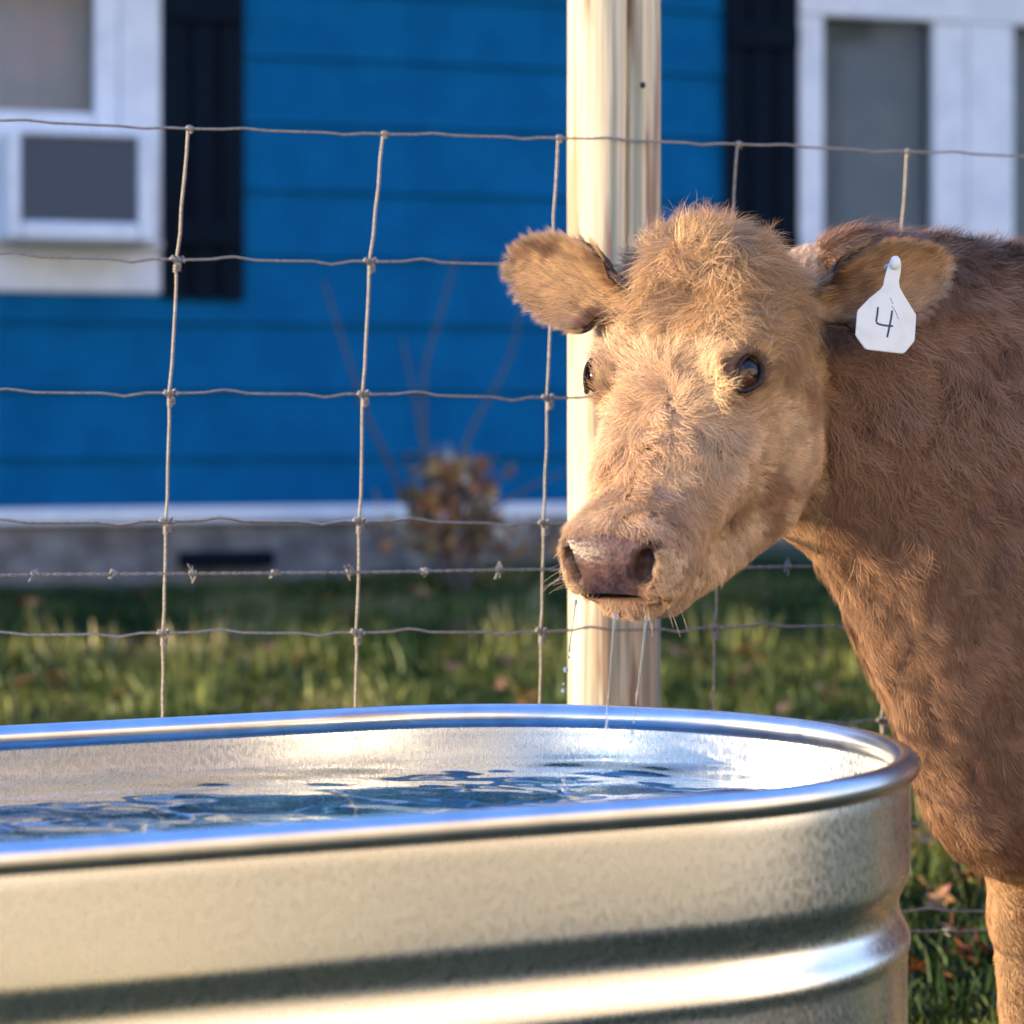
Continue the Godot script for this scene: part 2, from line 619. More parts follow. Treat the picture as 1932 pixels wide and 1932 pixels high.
func window(h: Node3D, white: Material, glass: Material, behind: Material, x0: float, x1: float, y0: float, y1: float, panes: Array, sill: float) -> void:
	var s := Shape.new()
	s.box(Vector3(x0, y0, -0.02), Vector3(x1, sill, 0.035), 0.006)
	var w := put("window", s.mesh(), white, h)
	s = Shape.new()
	s.box(Vector3(x0 - 0.01, sill + 0.001, -0.02), Vector3(x1 + 0.0, sill + 0.03, 0.07), 0.008)
	put("window_sill", s.mesh(), white, w)
	s = Shape.new()
	s.box(Vector3(x0, y1 - 0.14, -0.02), Vector3(x1, y1, 0.04), 0.006)
	put("head", s.mesh(), white, w)
	var edge := x0
	for k in panes.size() + 1:
		var to: float = panes[k][0] if k < panes.size() else x1
		if to - edge > 0.2:
			# two frames side by side: a mullion with a raised centre strip
			var mid := (edge + to) / 2.0
			s = Shape.new()
			s.box(Vector3(edge, sill + 0.031, -0.02), Vector3(mid - 0.03, y1 - 0.141, 0.028), 0.006)
			put("jamb", s.mesh(), white, w)
			s = Shape.new()
			s.box(Vector3(mid - 0.029, sill + 0.031, -0.02), Vector3(to, y1 - 0.141, 0.036), 0.006)
			put("jamb", s.mesh(), white, w)
		else:
			s = Shape.new()
			s.box(Vector3(edge, sill + 0.031, -0.02), Vector3(to, y1 - 0.141, 0.032), 0.006)
			put("jamb", s.mesh(), white, w)
		if k < panes.size(): edge = panes[k][1]
	for p in panes:
		if p[2] > sill + 0.031:
			s = Shape.new()
			s.box(Vector3(p[0] + 0.001, sill + 0.032, -0.03), Vector3(p[1] - 0.001, p[2], 0.015), 0.006)
			put("lower_rail", s.mesh(), white, w)
		s = Shape.new()
		s.box(Vector3(p[0] - 0.01, p[2] - 0.01, -0.034), Vector3(p[1] + 0.01, p[3] + 0.01, -0.031))
		put("pane", s.mesh(), glass, w)
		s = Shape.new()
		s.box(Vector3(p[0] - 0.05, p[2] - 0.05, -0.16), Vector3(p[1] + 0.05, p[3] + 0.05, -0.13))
		put("reflection_backing", s.mesh(), behind, w)  # panel that carries the painted reflection behind the glass


func shutter(h: Node3D, black: Material, x0: float, x1: float, y0: float, batten: float, y1: float) -> void:
	# three upright boards with gaps, held by battens
	var wide := (x1 - x0 - 0.03) / 3.0
	var first: MeshInstance3D = null
	var s := Shape.new()
	s.box(Vector3(x0 + 0.01, y0 + 0.01, 0.019), Vector3(x1 - 0.01, y1 - 0.01, 0.026))
	first = put("shutter", s.mesh(), black, h)
	for k in 3:
		s = Shape.new()
		var a := x0 + k * (wide + 0.015)
		s.box(Vector3(a, y0, 0.0265), Vector3(a + wide, y1, 0.046), 0.005)
		put("plank", s.mesh(), black, first)
	for yy in [batten, y1 - 0.25]:
		s = Shape.new()
		s.box(Vector3(x0 + 0.004, yy - 0.045, 0.047), Vector3(x1 - 0.004, yy + 0.045, 0.066), 0.006)
		put("batten", s.mesh(), black, first)


func make_air_conditioner(white: Material) -> void:
	var t := thing("air_conditioner", "white window air conditioner with a dark ribbed grille in the house window", "air conditioner", "", house_frame())
	var c0 := wall_at(-12, 462)
	var c1 := wall_at(262, 268)
	var g0 := wall_at(15, 427)
	var g1 := wall_at(230, 273)
	g1.y = wall_at(230, 276).y
	var z := 0.30
	var s := Shape.new()
	# casing as four walls round the recessed grille
	s.box(Vector3(c0.x, c0.y, -0.1), Vector3(g0.x, c1.y, z), 0.012)
	s.box(Vector3(g1.x, c0.y, -0.1), Vector3(c1.x, c1.y, z), 0.012)
	s.box(Vector3(g0.x, c0.y, -0.1), Vector3(g1.x, g0.y, z - 0.001), 0.012)
	s.box(Vector3(g0.x, g1.y, -0.1), Vector3(g1.x, c1.y, z - 0.001), 0.012)
	put("casing", s.mesh(), white, t)
	s = Shape.new()
	s.box(Vector3(g0.x, g0.y, 0.1), Vector3(g1.x, g1.y, z - 0.05))
	put("coil", s.mesh(), paint(Color(0.05, 0.06, 0.07), 0.6, 0.3), t)
	var n := 26
	var fin := paint(Color(0.16, 0.19, 0.24), 0.5)
	for k in n:
		s = Shape.new()
		var y := lerpf(g0.y, g1.y, (k + 0.5) / n)
		s.box(Vector3(g0.x, y - 0.0022, z - 0.045), Vector3(g1.x, y + 0.0022, z - 0.015))
		put("grille_slat", s.mesh(), fin, t)
	# side panel that closes the gap to the jamb, and the rail above
	s = Shape.new()
	var r := wall_at(176, 214)
	s.box(Vector3(c0.x - 0.5, c0.y - 0.01, -0.03), Vector3(r.x - 0.002, r.y - 0.002, 0.012), 0.004)
	put("filler_panel", s.mesh(), white, t)
	s = Shape.new()
	s.box(Vector3(c0.x - 0.5, r.y - 0.10, 0.0125), Vector3(r.x - 0.003, r.y - 0.003, 0.026), 0.005)
	put("sash_rail", s.mesh(), white, t)


func make_bounce_shed() -> void:
	# added unseen building whose pale sunlit wall brightens tank steel and cow
	var x := Vector3(-0.70, 0, 0.714)
	var z := Vector3(-0.714, 0, -0.70)
	var t := thing("bounce_shed", "cream board shed added behind the camera to bounce sunlight onto tank and cow", "shed", "", Transform3D(Basis(x, Vector3.UP, z), Vector3(3.9, 0, 1.0)))
	var cream := textured(paint(Color.WHITE, 0.8), noise_tex(47, 0.02, 4, 256, false, 1.0, ramp([Color(0.72, 0.69, 0.63), Color(0.80, 0.78, 0.73)], [0.3, 0.7])), 0.8)
	for k in 24:
		var s := Shape.new()
		s.box(Vector3(-6.0 + k * 0.5, -0.05, -0.05), Vector3(-5.52 + k * 0.5, 4.4, 0.0), 0.008)
		put("board", s.mesh(), cream, t)
	var s := Shape.new()
	s.box(Vector3(-6.0, -0.05, -5.0), Vector3(6.0, 4.35, -0.08))
	put("carcass", s.mesh(), paint(Color(0.3, 0.27, 0.22), 0.9), t)
	s = Shape.new()
	s.box(Vector3(-1.2, 0.0, 0.003), Vector3(1.0, 2.6, 0.05), 0.01)
	put("door", s.mesh(), paint(Color(0.42, 0.35, 0.26), 0.8), t)
	s = Shape.new()
	s.box(Vector3(-6.3, 4.41, -5.3), Vector3(6.3, 4.55, 0.35), 0.02)
	put("roof", s.mesh(), paint(Color(0.25, 0.25, 0.26), 0.6), t)


func make_shrub() -> void:
	var base := on_slant(860, 1062, 9.15)
	base.y = ground_y(base.x, -base.z)
	var t := thing("dried_shrub", "withered brown shrub with bare upright stems against the blue siding", "shrub", "", Transform3D(Basis(), base))
	var bark := paint(Color(0.10, 0.085, 0.075), 0.9)
	for st in [[[770, 950], [690, 780], [610, 530]], [[800, 850], [780, 740], [760, 640]], [[870, 900], [880, 830], [960, 680], [990, 560]], [[800, 860], [800, 700], [862, 480]], [[900, 990], [980, 930], [1065, 890]], [[760, 855], [800, 862], [840, 890]]]:
		var path := PackedVector3Array([Vector3(rng.randf_range(-0.06, 0.06), -0.01, rng.randf_range(-0.05, 0.05))])
		for p in st: path.append(on_slant(p[0], p[1], 9.15 + rng.randf_range(-0.1, 0.1)) - base)
		var curve := Curve3D.new()
		for p in path: curve.add_point(p)
		var fine := PackedVector3Array()
		var rad := PackedFloat32Array()
		for k in 13:
			fine.append(curve.sample_baked(curve.get_baked_length() * k / 12.0, true))
			rad.append(lerpf(0.010, 0.0035, k / 12.0))
		var s := Shape.new()
		s.tube(fine, rad, 6)
		put("stem", s.mesh(), bark, t)
	var leaves := [leaf_mesh(5), leaf_mesh(6)]
	var mats := []
	for c in [Color(0.34, 0.14, 0.05), Color(0.42, 0.24, 0.08), Color(0.16, 0.11, 0.05), Color(0.55, 0.50, 0.40), Color(0.26, 0.10, 0.05)]:
		mats.append(paint(c, 0.8))
	for k in 240:
		var a := rng.randf()
		var px := 860 + rng.randfn(0.0, 24.0 + 62.0 * a)
		var py := 865 + 185.0 * a
		var p := on_slant(px, py, 9.15 + rng.randf_range(-0.12, 0.12)) - base
		if p.y < 0.02: p.y = 0.02
		var o := put("leaf", leaves[k % 2], mats[[0, 0, 1, 2, 3, 4, 0, 2, 1][rng.randi() % 9]], t)
		o.transform = Transform3D(Basis.from_euler(Vector3(rng.randf() * TAU, rng.randf() * TAU, rng.randf() * TAU)).scaled(Vector3.ONE * rng.randf_range(0.05, 0.095)), p)


# ---------------------------------------------------------------- fence
func fence_at(px: float, py: float, off := 0.0) -> Vector3:
	return on_slant(px, py, FENCE_D + off)


func make_fence() -> void:
	var wire := textured(paint(Color.WHITE, 0.55, 0.2), noise_tex(51, 0.05, 3, 256, false, 1.0, ramp([Color(0.20, 0.175, 0.145), Color(0.36, 0.32, 0.27)], [0.3, 0.7])), 12.0)
	var old := textured(paint(Color.WHITE, 0.6, 0.35), noise_tex(52, 0.05, 3, 256, false, 1.0, ramp([Color(0.20, 0.18, 0.16), Color(0.40, 0.37, 0.33)], [0.3, 0.7])), 12.0)
	var t := thing("woven_wire_fence", "galvanised woven wire stock fence strung across the pasture before the house", "fence")
	# uprights: columns at each line wire (top, 2nd, 3rd, 4th, 5th)
	var rows := [[228.0, 292.0], [481.0, 520.0], [738.0, 762.0], [986.0, 984.0], [1200.0, 1178.0], [1388.0, 1358.0], [1582.0, 1552.0], [1745.0, 1715.0]]
	var stays := []
	var cols := [[-1190, -1200, -1205, -1210, -1212], [-815, -832, -842, -850, -855], [-440, -460, -474, -484, -490], [-70, -95, -112, -122, -128], [355, 335, 321, 315, 309], [723, 699, 686, 679, 674], [1053, 1041, 1034, 1027, 1022], [1391, 1375, 1368, 1358, 1349], [1711, 1696, 1684, 1676, 1668], [2030, 2020, 2010, 2004, 1998], [2345, 2338, 2330, 2325, 2320], [2655, 2650, 2645, 2640, 2636]]
	for c in cols:
		var line := []
		for r in rows.size():
			var x: float = c[mini(r, 4)] - (3.0 * (r - 4) if r > 4 else 0.0)
			var y := lerpf(rows[r][0], rows[r][1], x / 1932.0)
			# small sag so that wires are not ruled
			line.append([x, y + 3.0 * sin(x * 0.004 + r)])
		stays.append(line)
	var thick := 0.0019
	for r in rows.size():
		var path := PackedVector3Array()
		for k in stays.size():
			var p: Array = stays[k][r]
			path.append(fence_at(p[0], p[1]))
			if k < stays.size() - 1:
				var q: Array = stays[k + 1][r]
				var amp := 3.5 if r == 0 else 6.5
				for w in [[0.07, 0], [0.18, 0.2], [0.24, 0.75], [0.285, 1.0], [0.33, 0.7], [0.40, 0.0], [0.55, -0.1], [0.70, -0.1], [0.755, -0.55], [0.80, -1.0], [0.845, -0.55], [0.90, 0.05]]:
					path.append(fence_at(lerpf(p[0], q[0], w[0]) + rng.randf_range(-3, 3), lerpf(p[1], q[1], w[0]) - amp * w[1], 0.004 * w[1]))
		var s := Shape.new()
		s.tube(path, PackedFloat32Array([thick]), 8)
		s.t = PackedVector2Array()
		put("line_wire", s.mesh(), wire, t)
	var knot := knot_mesh(thick)
	var top_knot := Shape.new()
	top_knot.ball(Vector3.ZERO, Vector3.ONE * 0.0052, 7, 10)
	top_knot.tube(PackedVector3Array([Vector3(0.002, 0.003, 0.003), Vector3(0.006, 0, 0.002), Vector3(0.004, -0.006, -0.003)]), PackedFloat32Array([thick]), 6)
	top_knot.t = PackedVector2Array()
	var top_knot_mesh := top_knot.mesh()
	for k in stays.size():
		var path := PackedVector3Array()
		for r in rows.size():
			var p: Array = stays[k][r]
			path.append(fence_at(p[0] - (2.0 if r > 0 else 0.0), p[1], -0.0042))
			if r < rows.size() - 1:
				var q: Array = stays[k][r + 1]
				for w in [0.2, 0.4, 0.6, 0.8]:
					path.append(fence_at(lerpf(p[0], q[0], w) + rng.randf_range(-1.2, 1.2), lerpf(p[1], q[1], w), -0.0042))
		path.append(fence_at(stays[k][7][0] - 4, stays[k][7][1] + 25, -0.004))
		var s := Shape.new()
		s.tube(path, PackedFloat32Array([thick * 1.08]), 8)
		s.t = PackedVector2Array()
		put("stay_wire", s.mesh(), wire, t)
		for r in rows.size():
			var o := put("knot", top_knot_mesh if r == 0 else knot, wire, t)
			var p: Array = stays[k][r]
			o.position = fence_at(p[0] + (1.5 if r == 0 else 0.0), p[1], -0.003)
			o.rotation = Vector3(rng.randf_range(-0.15, 0.15), -atan(SLANT) * -1.0 + rng.randf_range(-0.2, 0.2), rng.randf_range(-0.1, 0.1))
	# barbed strands: one at nose height, one near the ground
	barbed([[-1210, 1106], [-930, 1102], [-640, 1097], [-360, 1093], [-80, 1087], [67, 1084], [213, 1083], [364, 1082], [517, 1081], [660, 1080], [803, 1078], [943, 1075], [1083, 1074], [1230, 1073], [1360, 1071], [1487, 1069], [1620, 1068], [1760, 1067], [1900, 1066], [2050, 1065], [2340, 1062], [2650, 1060]], old, "twisted barbed wire strand running through the woven fence behind the muzzle")
	barbed([[-1210, 1800], [-640, 1791], [-60, 1780], [240, 1776], [540, 1772], [840, 1768], [1130, 1764], [1420, 1760], [1700, 1757], [1790, 1757], [2040, 1752], [2340, 1748], [2650, 1744]], old, "twisted barbed wire strand low in the grass under the woven fence")
	make_post()


func knot_mesh(thick: float) -> ArrayMesh:
	# the wrap that ties a stay to a line wire: a crossing coil with a pigtail under it
	var s := Shape.new()
	var coil := PackedVector3Array()
	for k in 29:
		var a := TAU * 2.0 * k / 28.0
		coil.append(Vector3(lerpf(-0.0075, 0.0075, k / 28.0), cos(a) * 0.0042, sin(a) * 0.0042))
	s.tube(coil, PackedFloat32Array([thick]), 6)
	coil = PackedVector3Array()
	for k in 37:
		var a := TAU * 3.0 * k / 36.0
		coil.append(Vector3(sin(a) * 0.0040, lerpf(-0.006, -0.0175, k / 36.0), 0.004 + cos(a) * 0.0040))
	s.tube(coil, PackedFloat32Array([thick]), 6)
	s.ball(Vector3(-0.0085, 0.0005, 0.003), Vector3.ONE * 0.0034, 6, 8)
	s.ball(Vector3(0.0085, -0.0005, 0.003), Vector3.ONE * 0.0034, 6, 8)
	s.t = PackedVector2Array()
	return s.mesh()


func barbed(spots: Array, m: Material, label: String) -> void:
	var t := thing("barbed_wire", label, "barbed wire")
	var pts := PackedVector3Array()
	for p in spots: pts.append(fence_at(p[0], p[1], -0.012))
	for strand in 2:
		var path := PackedVector3Array()
		for k in pts.size() - 1:
			var n := int(pts[k].distance_to(pts[k + 1]) / 0.004) + 1
			for j in n:
				var p := pts[k].lerp(pts[k + 1], float(j) / n)
				var a := p.x * TAU / 0.030 + PI * strand
				path.append(p + Vector3(0, cos(a), sin(a)) * 0.0014)
		var s := Shape.new()
		s.tube(path, PackedFloat32Array([0.00115]), 5)
		s.t = PackedVector2Array()
		put("strand", s.mesh(), m, t)
	for k in range(1, pts.size() - 1):
		var s := Shape.new()
		for w in 2:
			var turn := rng.randf() * TAU
			var coil := PackedVector3Array()
			var ox := (w - 0.5) * 0.006
			var end1 := Vector3(0.25 * (1 if w == 0 else -1), cos(turn), sin(turn)).normalized()
			coil.append(end1 * 0.0135 + Vector3(ox, 0, 0))
			for j in 9:
				var a := turn + PI * 0.5 + TAU * j / 8.0
				coil.append(Vector3(ox + (j - 4) * 0.0006, cos(a) * 0.0038, sin(a) * 0.0038))
			var b := turn + PI + rng.randf_range(-0.5, 0.5)
			coil.append(Vector3(ox - 0.3 * 0.0135, cos(b) * 0.0135, sin(b) * 0.0135))
			s.tube(coil, PackedFloat32Array([0.0011]), 5)
		s.t = PackedVector2Array()
		var o := put("barb", s.mesh(), m, t)
		o.position = pts[k]


func post_texture() -> ImageTexture:
	# weathered treated pine: cream grain, greenish preservative, brown streaks, a long drying crack
	var im := Image.create(512, 1024, false, Image.FORMAT_RGB8)
	var grain := FastNoiseLite.new()
	grain.seed = 61
	grain.frequency = 0.02
	var streak := FastNoiseLite.new()
	streak.seed = 62
	streak.frequency = 0.011
	var fine := FastNoiseLite.new()
	fine.seed = 63
	fine.frequency = 0.09
	for y in 1024:
		for x in 512:
			# round the post without a seam: sample on a circle
			var a := TAU * x / 512.0
			var cx := cos(a) * 81.0
			var cz := sin(a) * 81.0
			var g := grain.get_noise_3d(cx * 2.2, y * 0.10, cz * 2.2)
			var b := streak.get_noise_3d(cx * 1.3, y * 0.22, cz * 1.3)
			var f := fine.get_noise_3d(cx * 1.6, y * 0.05, cz * 1.6)
			var c := Color(0.66, 0.56, 0.38).lerp(Color(0.30, 0.32, 0.24), clampf(g * 1.7 + 0.4, 0, 1))
			c = c.lerp(Color(0.26, 0.15, 0.095), clampf(b * 5.0 - 0.55, 0, 1) * 0.8)
			c = c.lerp(Color(0.50, 0.33, 0.15), clampf(grain.get_noise_3d(cx * 3.1 + 50, y * 0.06, cz * 3.1) * 3.0 - 0.5, 0, 1) * 0.6)
			c = c * (1.0 + 0.30 * f + 0.16 * fine.get_noise_3d(cx * 4.5, y * 0.16, cz * 4.5))
			im.set_pixel(x, y, c.linear_to_srgb())
	return ImageTexture.create_from_image(im)


func make_post() -> void:
	var foot := fence_at(1158.5, 900, 0.082)
	foot.y = ground_y(foot.x, -foot.z) - 0.05
	var t := thing("fence_post", "thick round pale wooden fence post behind the cow's head", "fence post", "", Transform3D(Basis(Vector3.UP, 0.6), foot))
	var s := Shape.new()
	var sides := 216
	var tall := 1.86
	var rings := 40
	var bend := FastNoiseLite.new()
	bend.seed = 8
	bend.frequency = 2.0
	# where the crack runs round the post, as an angle
	for k in rings + 1:
		var y := tall * k / rings
		for j in sides + 1:
			var a := TAU * j / sides
			var r := 0.0705 + 0.0012 * bend.get_noise_3d(cos(a) * 0.4, y, sin(a) * 0.4)
			var crack := 1.90 + 0.05 * sin(y * 2.2)
			var da := absf(angle_difference(a, crack))
			r -= 0.016 * maxf(0.0, 1.0 - da / 0.06) * clampf((y - 0.9) * 2.0, 0.0, 1.0)
			if k == rings: r -= 0.004
			s.v.append(Vector3(cos(a) * r, y, sin(a) * r))
			s.n.append(Vector3(cos(a), 0, sin(a)))
			s.t.append(Vector2(float(j) / sides, 1.0 - y / tall))
	for k in rings:
		for j in sides:
			var a := k * (sides + 1) + j
			s.i.append_array([a, a + 1, a + sides + 1, a + 1, a + sides + 2, a + sides + 1])
	var st := SurfaceTool.new()
	st.create_from(s.mesh(), 0)
	st.generate_normals()
	var m := paint(Color.WHITE, 0.8)
	m.albedo_color = Color.WHITE
	m.albedo_texture = post_texture()
	put("shaft", st.commit(), m, t)
	var top := Shape.new()
	for j in sides:
		var a := TAU * j / sides
		var b := TAU * (j + 1) / sides
		var k := top.v.size()
		for p in [Vector3(0, tall + 0.003, 0), Vector3(cos(a) * 0.0667, tall, sin(a) * 0.0667), Vector3(cos(b) * 0.0667, tall, sin(b) * 0.0667)]:
			top.v.append(p); top.n.append(Vector3.UP)
		top.i.append_array([k, k + 1, k + 2])
	put("end_grain", top.mesh(), paint(Color(0.35, 0.28, 0.18), 0.9), t)
	var nail := Shape.new()
	nail.ball(Vector3.ZERO, Vector3.ONE * 0.005, 6, 8)
	var o := put("nail", nail.mesh(), paint(Color(0.05, 0.05, 0.06), 0.5, 0.8), t)
	var face := fence_at(1213, 159, 0.0)
	o.position = t.transform.affine_inverse() * Vector3(face.x, face.y, -(-foot.z - 0.0705 * sqrt(maxf(0.0, 1.0 - pow((face.x - foot.x) / 0.0705, 2)))))


# ---------------------------------------------------------------- stock tank
const TANK_AXIS := Vector3(0.899, 0.0, -0.438)
const TANK_C := Vector3(0.0, 0.0, -3.15)     # middle of the round right end
const TANK_R := 0.446
const TANK_LONG := 1.45
const RIM_Y := 0.610
const WATER_Y := 0.557


func tank_ring(off: float, n_arc := 48, n_side := 24) -> Array:
	# [points, outward directions] round the oval at a distance off from the rim's centre line
	var side := Vector3(0.438, 0, 0.899)     # towards the camera
	var pts := PackedVector3Array()
	var outw := PackedVector3Array()
	var r := TANK_R + off
	for k in n_arc:
		var a := PI * k / n_arc
		var d := side * cos(a) + TANK_AXIS * sin(a)
		pts.append(TANK_C + d * r); outw.append(d)
	for k in n_side:
		pts.append(TANK_C - side * r - TANK_AXIS * TANK_LONG * k / n_side); outw.append(-side)
	var c2 := TANK_C - TANK_AXIS * TANK_LONG
	for k in n_arc:
		var a := PI * k / n_arc
		var d := -side * cos(a) - TANK_AXIS * sin(a)
		pts.append(c2 + d * r); outw.append(d)
	for k in n_side:
		pts.append(c2 + side * r + TANK_AXIS * TANK_LONG * k / n_side); outw.append(side)
	return [pts, outw]


func sweep(profile: PackedVector2Array, closed := true) -> ArrayMesh:
	# profile points (distance outwards, height), swept round the oval
	var s := Shape.new()
	var base := tank_ring(0.0, 72, 36)
	var pts: PackedVector3Array = base[0]
	var outw: PackedVector3Array = base[1]
	var m := profile.size()
	var n := pts.size()
	for k in n:
		for j in m:
			var p := profile[j]
			var prev := profile[(j + m - 1) % m] if closed or j > 0 else p
			var next := profile[(j + 1) % m] if closed or j < m - 1 else p
			var tan2 := (next - prev).normalized()
			s.v.append(pts[k] + outw[k] * p.x + Vector3.UP * p.y)
			s.n.append((outw[k] * tan2.y - Vector3.UP * tan2.x).normalized())
	for k in n:
		for j in m if closed else m - 1:
			var a := k * m + j
			var b := k * m + (j + 1) % m
			var c := ((k + 1) % n) * m + j
			var d := ((k + 1) % n) * m + (j + 1) % m
			s.i.append_array([a, b, c, b, d, c])
	return s.mesh()


func make_tank() -> void:
	var zinc := StandardMaterial3D.new()
	zinc.metallic = 1.0
	zinc.roughness = 1.0
	zinc.roughness_texture = noise_tex(71, 0.03, 4, 512, false, 1.0, ramp([Color(0.03, 0.03, 0.03), Color(0.10, 0.10, 0.10)], [0.25, 0.75]))
	zinc.albedo_texture = noise_tex(72, 0.10, 3, 1024, false, 1.0, ramp([Color(0.70, 0.70, 0.69), Color(0.76, 0.76, 0.75), Color(0.82, 0.82, 0.81)], [0.25, 0.5, 0.75]))
	zinc.uv1_triplanar = true
	zinc.uv1_scale = Vector3(13.0, 4.5, 13.0)
	zinc.normal_enabled = true
	zinc.normal_texture = noise_tex(73, 0.11, 3, 512, true, 3.0)
	zinc.normal_scale = 0.10
	var polished := StandardMaterial3D.new()
	polished.metallic = 1.0
	polished.roughness = 0.27
	polished.albedo_texture = noise_tex(74, 0.02, 4, 256, false, 1.0, ramp([Color(0.55, 0.56, 0.57), Color(0.70, 0.70, 0.71)], [0.3, 0.7]))
	polished.uv1_triplanar = true
	polished.uv1_scale = Vector3.ONE * 3.0
	var t := thing("stock_tank", "oval galvanised steel stock tank full of water beside the cow", "stock tank")
	var outer := PackedVector2Array()
	# outer sheet from the rim down: a flat band, then rolled beads
	var y := RIM_Y - 0.008
	outer.append(Vector2(0.0045, y))
	outer.append(Vector2(0.0050, 0.585))
	for k in 5: outer.append(Vector2(0.0050, lerpf(0.58, 0.498, k / 4.0)))
	var bead := [Vector2(0.0046, 0.492), Vector2(0.0030, 0.486), Vector2(-0.0010, 0.478), Vector2(-0.0055, 0.469), Vector2(-0.0080, 0.459), Vector2(-0.0075, 0.449), Vector2(-0.0045, 0.440), Vector2(-0.0005, 0.432), Vector2(0.0032, 0.425), Vector2(0.0052, 0.417), Vector2(0.0045, 0.410), Vector2(0.0022, 0.405), Vector2(0.0018, 0.398)]
	outer.append_array(PackedVector2Array(bead))
	outer.append(Vector2(0.0018, 0.35))
	outer.append(Vector2(0.0018, 0.30))
	for b in bead: outer.append(Vector2(b.x - 0.003, b.y - 0.205))
	outer.append(Vector2(-0.0012, 0.12))
	outer.append(Vector2(-0.0012, 0.03))
	outer.append(Vector2(-0.004, 0.006))
	outer.append(Vector2(-0.012, 0.0))
	var loop := PackedVector2Array(outer)
	for k in outer.size():
		var p := outer[outer.size() - 1 - k]
		loop.append(Vector2(p.x - 0.0016, maxf(p.y, 0.0016)))
	put("wall", sweep(loop), zinc, t)
	var rim := PackedVector2Array()
	for k in 20:
		var a := -TAU * k / 20.0
		rim.append(Vector2(cos(a) * 0.0155, RIM_Y + sin(a) * 0.0155))
	put("rim", sweep(rim), polished, t)
	# floor of the tank
	var s := Shape.new()
	var ring := tank_ring(-0.013)
	var pts: PackedVector3Array = ring[0]
	var cen := TANK_C - TANK_AXIS * TANK_LONG * 0.5
	for k in pts.size():
		var j := s.v.size()
		for p in [cen, pts[k], pts[(k + 1) % pts.size()]]:
			s.v.append(p + Vector3.UP * 0.012); s.n.append(Vector3.UP)
		s.i.append_array([j, j + 1, j + 2])
	put("bottom", s.mesh(), zinc, t)


func water_h(p: Vector3) -> float:
	var h := 0.0
	for w in [[0.5, 0.8, 0.37, 0.0022, 0.3], [0.2, 1.0, 0.23, 0.0014, 1.1], [-0.35, 0.9, 0.150, 0.00095, 2.0], [0.55, 0.85, 0.105, 0.00060, 0.5], [-0.1, 1.0, 0.068, 0.00030, 4.0], [-0.5, 0.85, 0.043, 0.00010, 1.0]]:
		var dir := Vector2(w[0], w[1]).normalized()
		h += w[3] * sin(dir.dot(Vector2(p.x, p.z)) * TAU / w[2] + w[4])
	# rings where the drops from the muzzle fall in
	for c in [[-0.02, -3.20, 0.00028, 0.040], [0.075, -3.27, 0.00022, 0.036], [0.128, -3.32, 0.00020, 0.036], [-0.25, -3.1, 0.00025, 0.05]]:
		var r := Vector2(p.x - c[0], p.z - c[1]).length()
		h += c[2] * sin(r * TAU / c[3]) * exp(-r / 0.11) * minf(1.0, r / 0.012)
	return h


func make_water() -> void:
	var s := Shape.new()
	var side := Vector3(0.438, 0, 0.899)
	var r := TANK_R + 0.0030
	var nx := 440
	var ny := 130
	for a in nx + 1:
		var u := lerpf(-TANK_LONG - r, r, float(a) / nx)
		var over := maxf(0.0, maxf(u, -TANK_LONG - u))
		var half := sqrt(maxf(0.0, r * r - over * over))
		for b in ny + 1:
			var p := TANK_C + TANK_AXIS * u + side * half * (2.0 * b / ny - 1.0)
			var e := 0.002
			var h := water_h(p)
			s.v.append(Vector3(p.x, WATER_Y + h, p.z))
			s.n.append(Vector3(h - water_h(p + Vector3(e, 0, 0)), e, h - water_h(p + Vector3(0, 0, e))).normalized())
	for a in nx:
		for b in ny:
			var k := a * (ny + 1) + b
			s.i.append_array([k, k + ny + 1, k + 1, k + 1, k + ny + 1, k + ny + 2])
	var m := StandardMaterial3D.new()
	m.refraction_enabled = true
	m.refraction_scale = 0.033
	m.albedo_color = Color(0.55, 0.80, 0.92, 0.0)
	m.roughness = 0.0
	var o := put("water", s.mesh(), m)
	tag(o, "clear rippled water filling the stock tank", "water", "", "structure")


# ---------------------------------------------------------------- cow
# The head's own axes: u runs down the face from the poll to the muzzle, v out of the forehead, w to the animal's left.
const HU := Vector3(-0.2825, -0.8829, 0.3749)
const HV := Vector3(-0.5314, 0.4695, 0.7051)
const HW := Vector3(0.7986, 0.0, 0.6018)
var head_o := Vector3.ZERO

# the body is a field of blended ellipsoids and tapered capsules
var mouth_id := 0
var f_kind := PackedByteArray()        # 0 ellipsoid, 1 capsule
var f_cut := PackedByteArray()         # 1: carved out
var f_c := PackedVector3Array()
var f_x := PackedVector3Array()
var f_y := PackedVector3Array()
var f_z := PackedVector3Array()
var f_inv := PackedVector3Array()
var f_ra := PackedFloat32Array()
var f_rb := PackedFloat32Array()
var f_k := PackedFloat32Array()
# the skin that comes of it
var skin_v := PackedVector3Array()
var skin_n := PackedVector3Array()
var skin_i := PackedInt32Array()


func hp(u: float, v: float, w: float) -> Vector3:
	return head_o + HU * u + HV * v + HW * w


func ell(c: Vector3, x: Vector3, y: Vector3, z: Vector3, r: Vector3, k: float, cut := 0) -> void:
	f_kind.append(0); f_cut.append(cut); f_c.append(c)
	f_x.append(x / r.x); f_y.append(y / r.y); f_z.append(z / r.z)
	f_inv.append(Vector3(1.0 / r.x, 1.0 / r.y, 1.0 / r.z)); f_ra.append(0); f_rb.append(0); f_k.append(k)


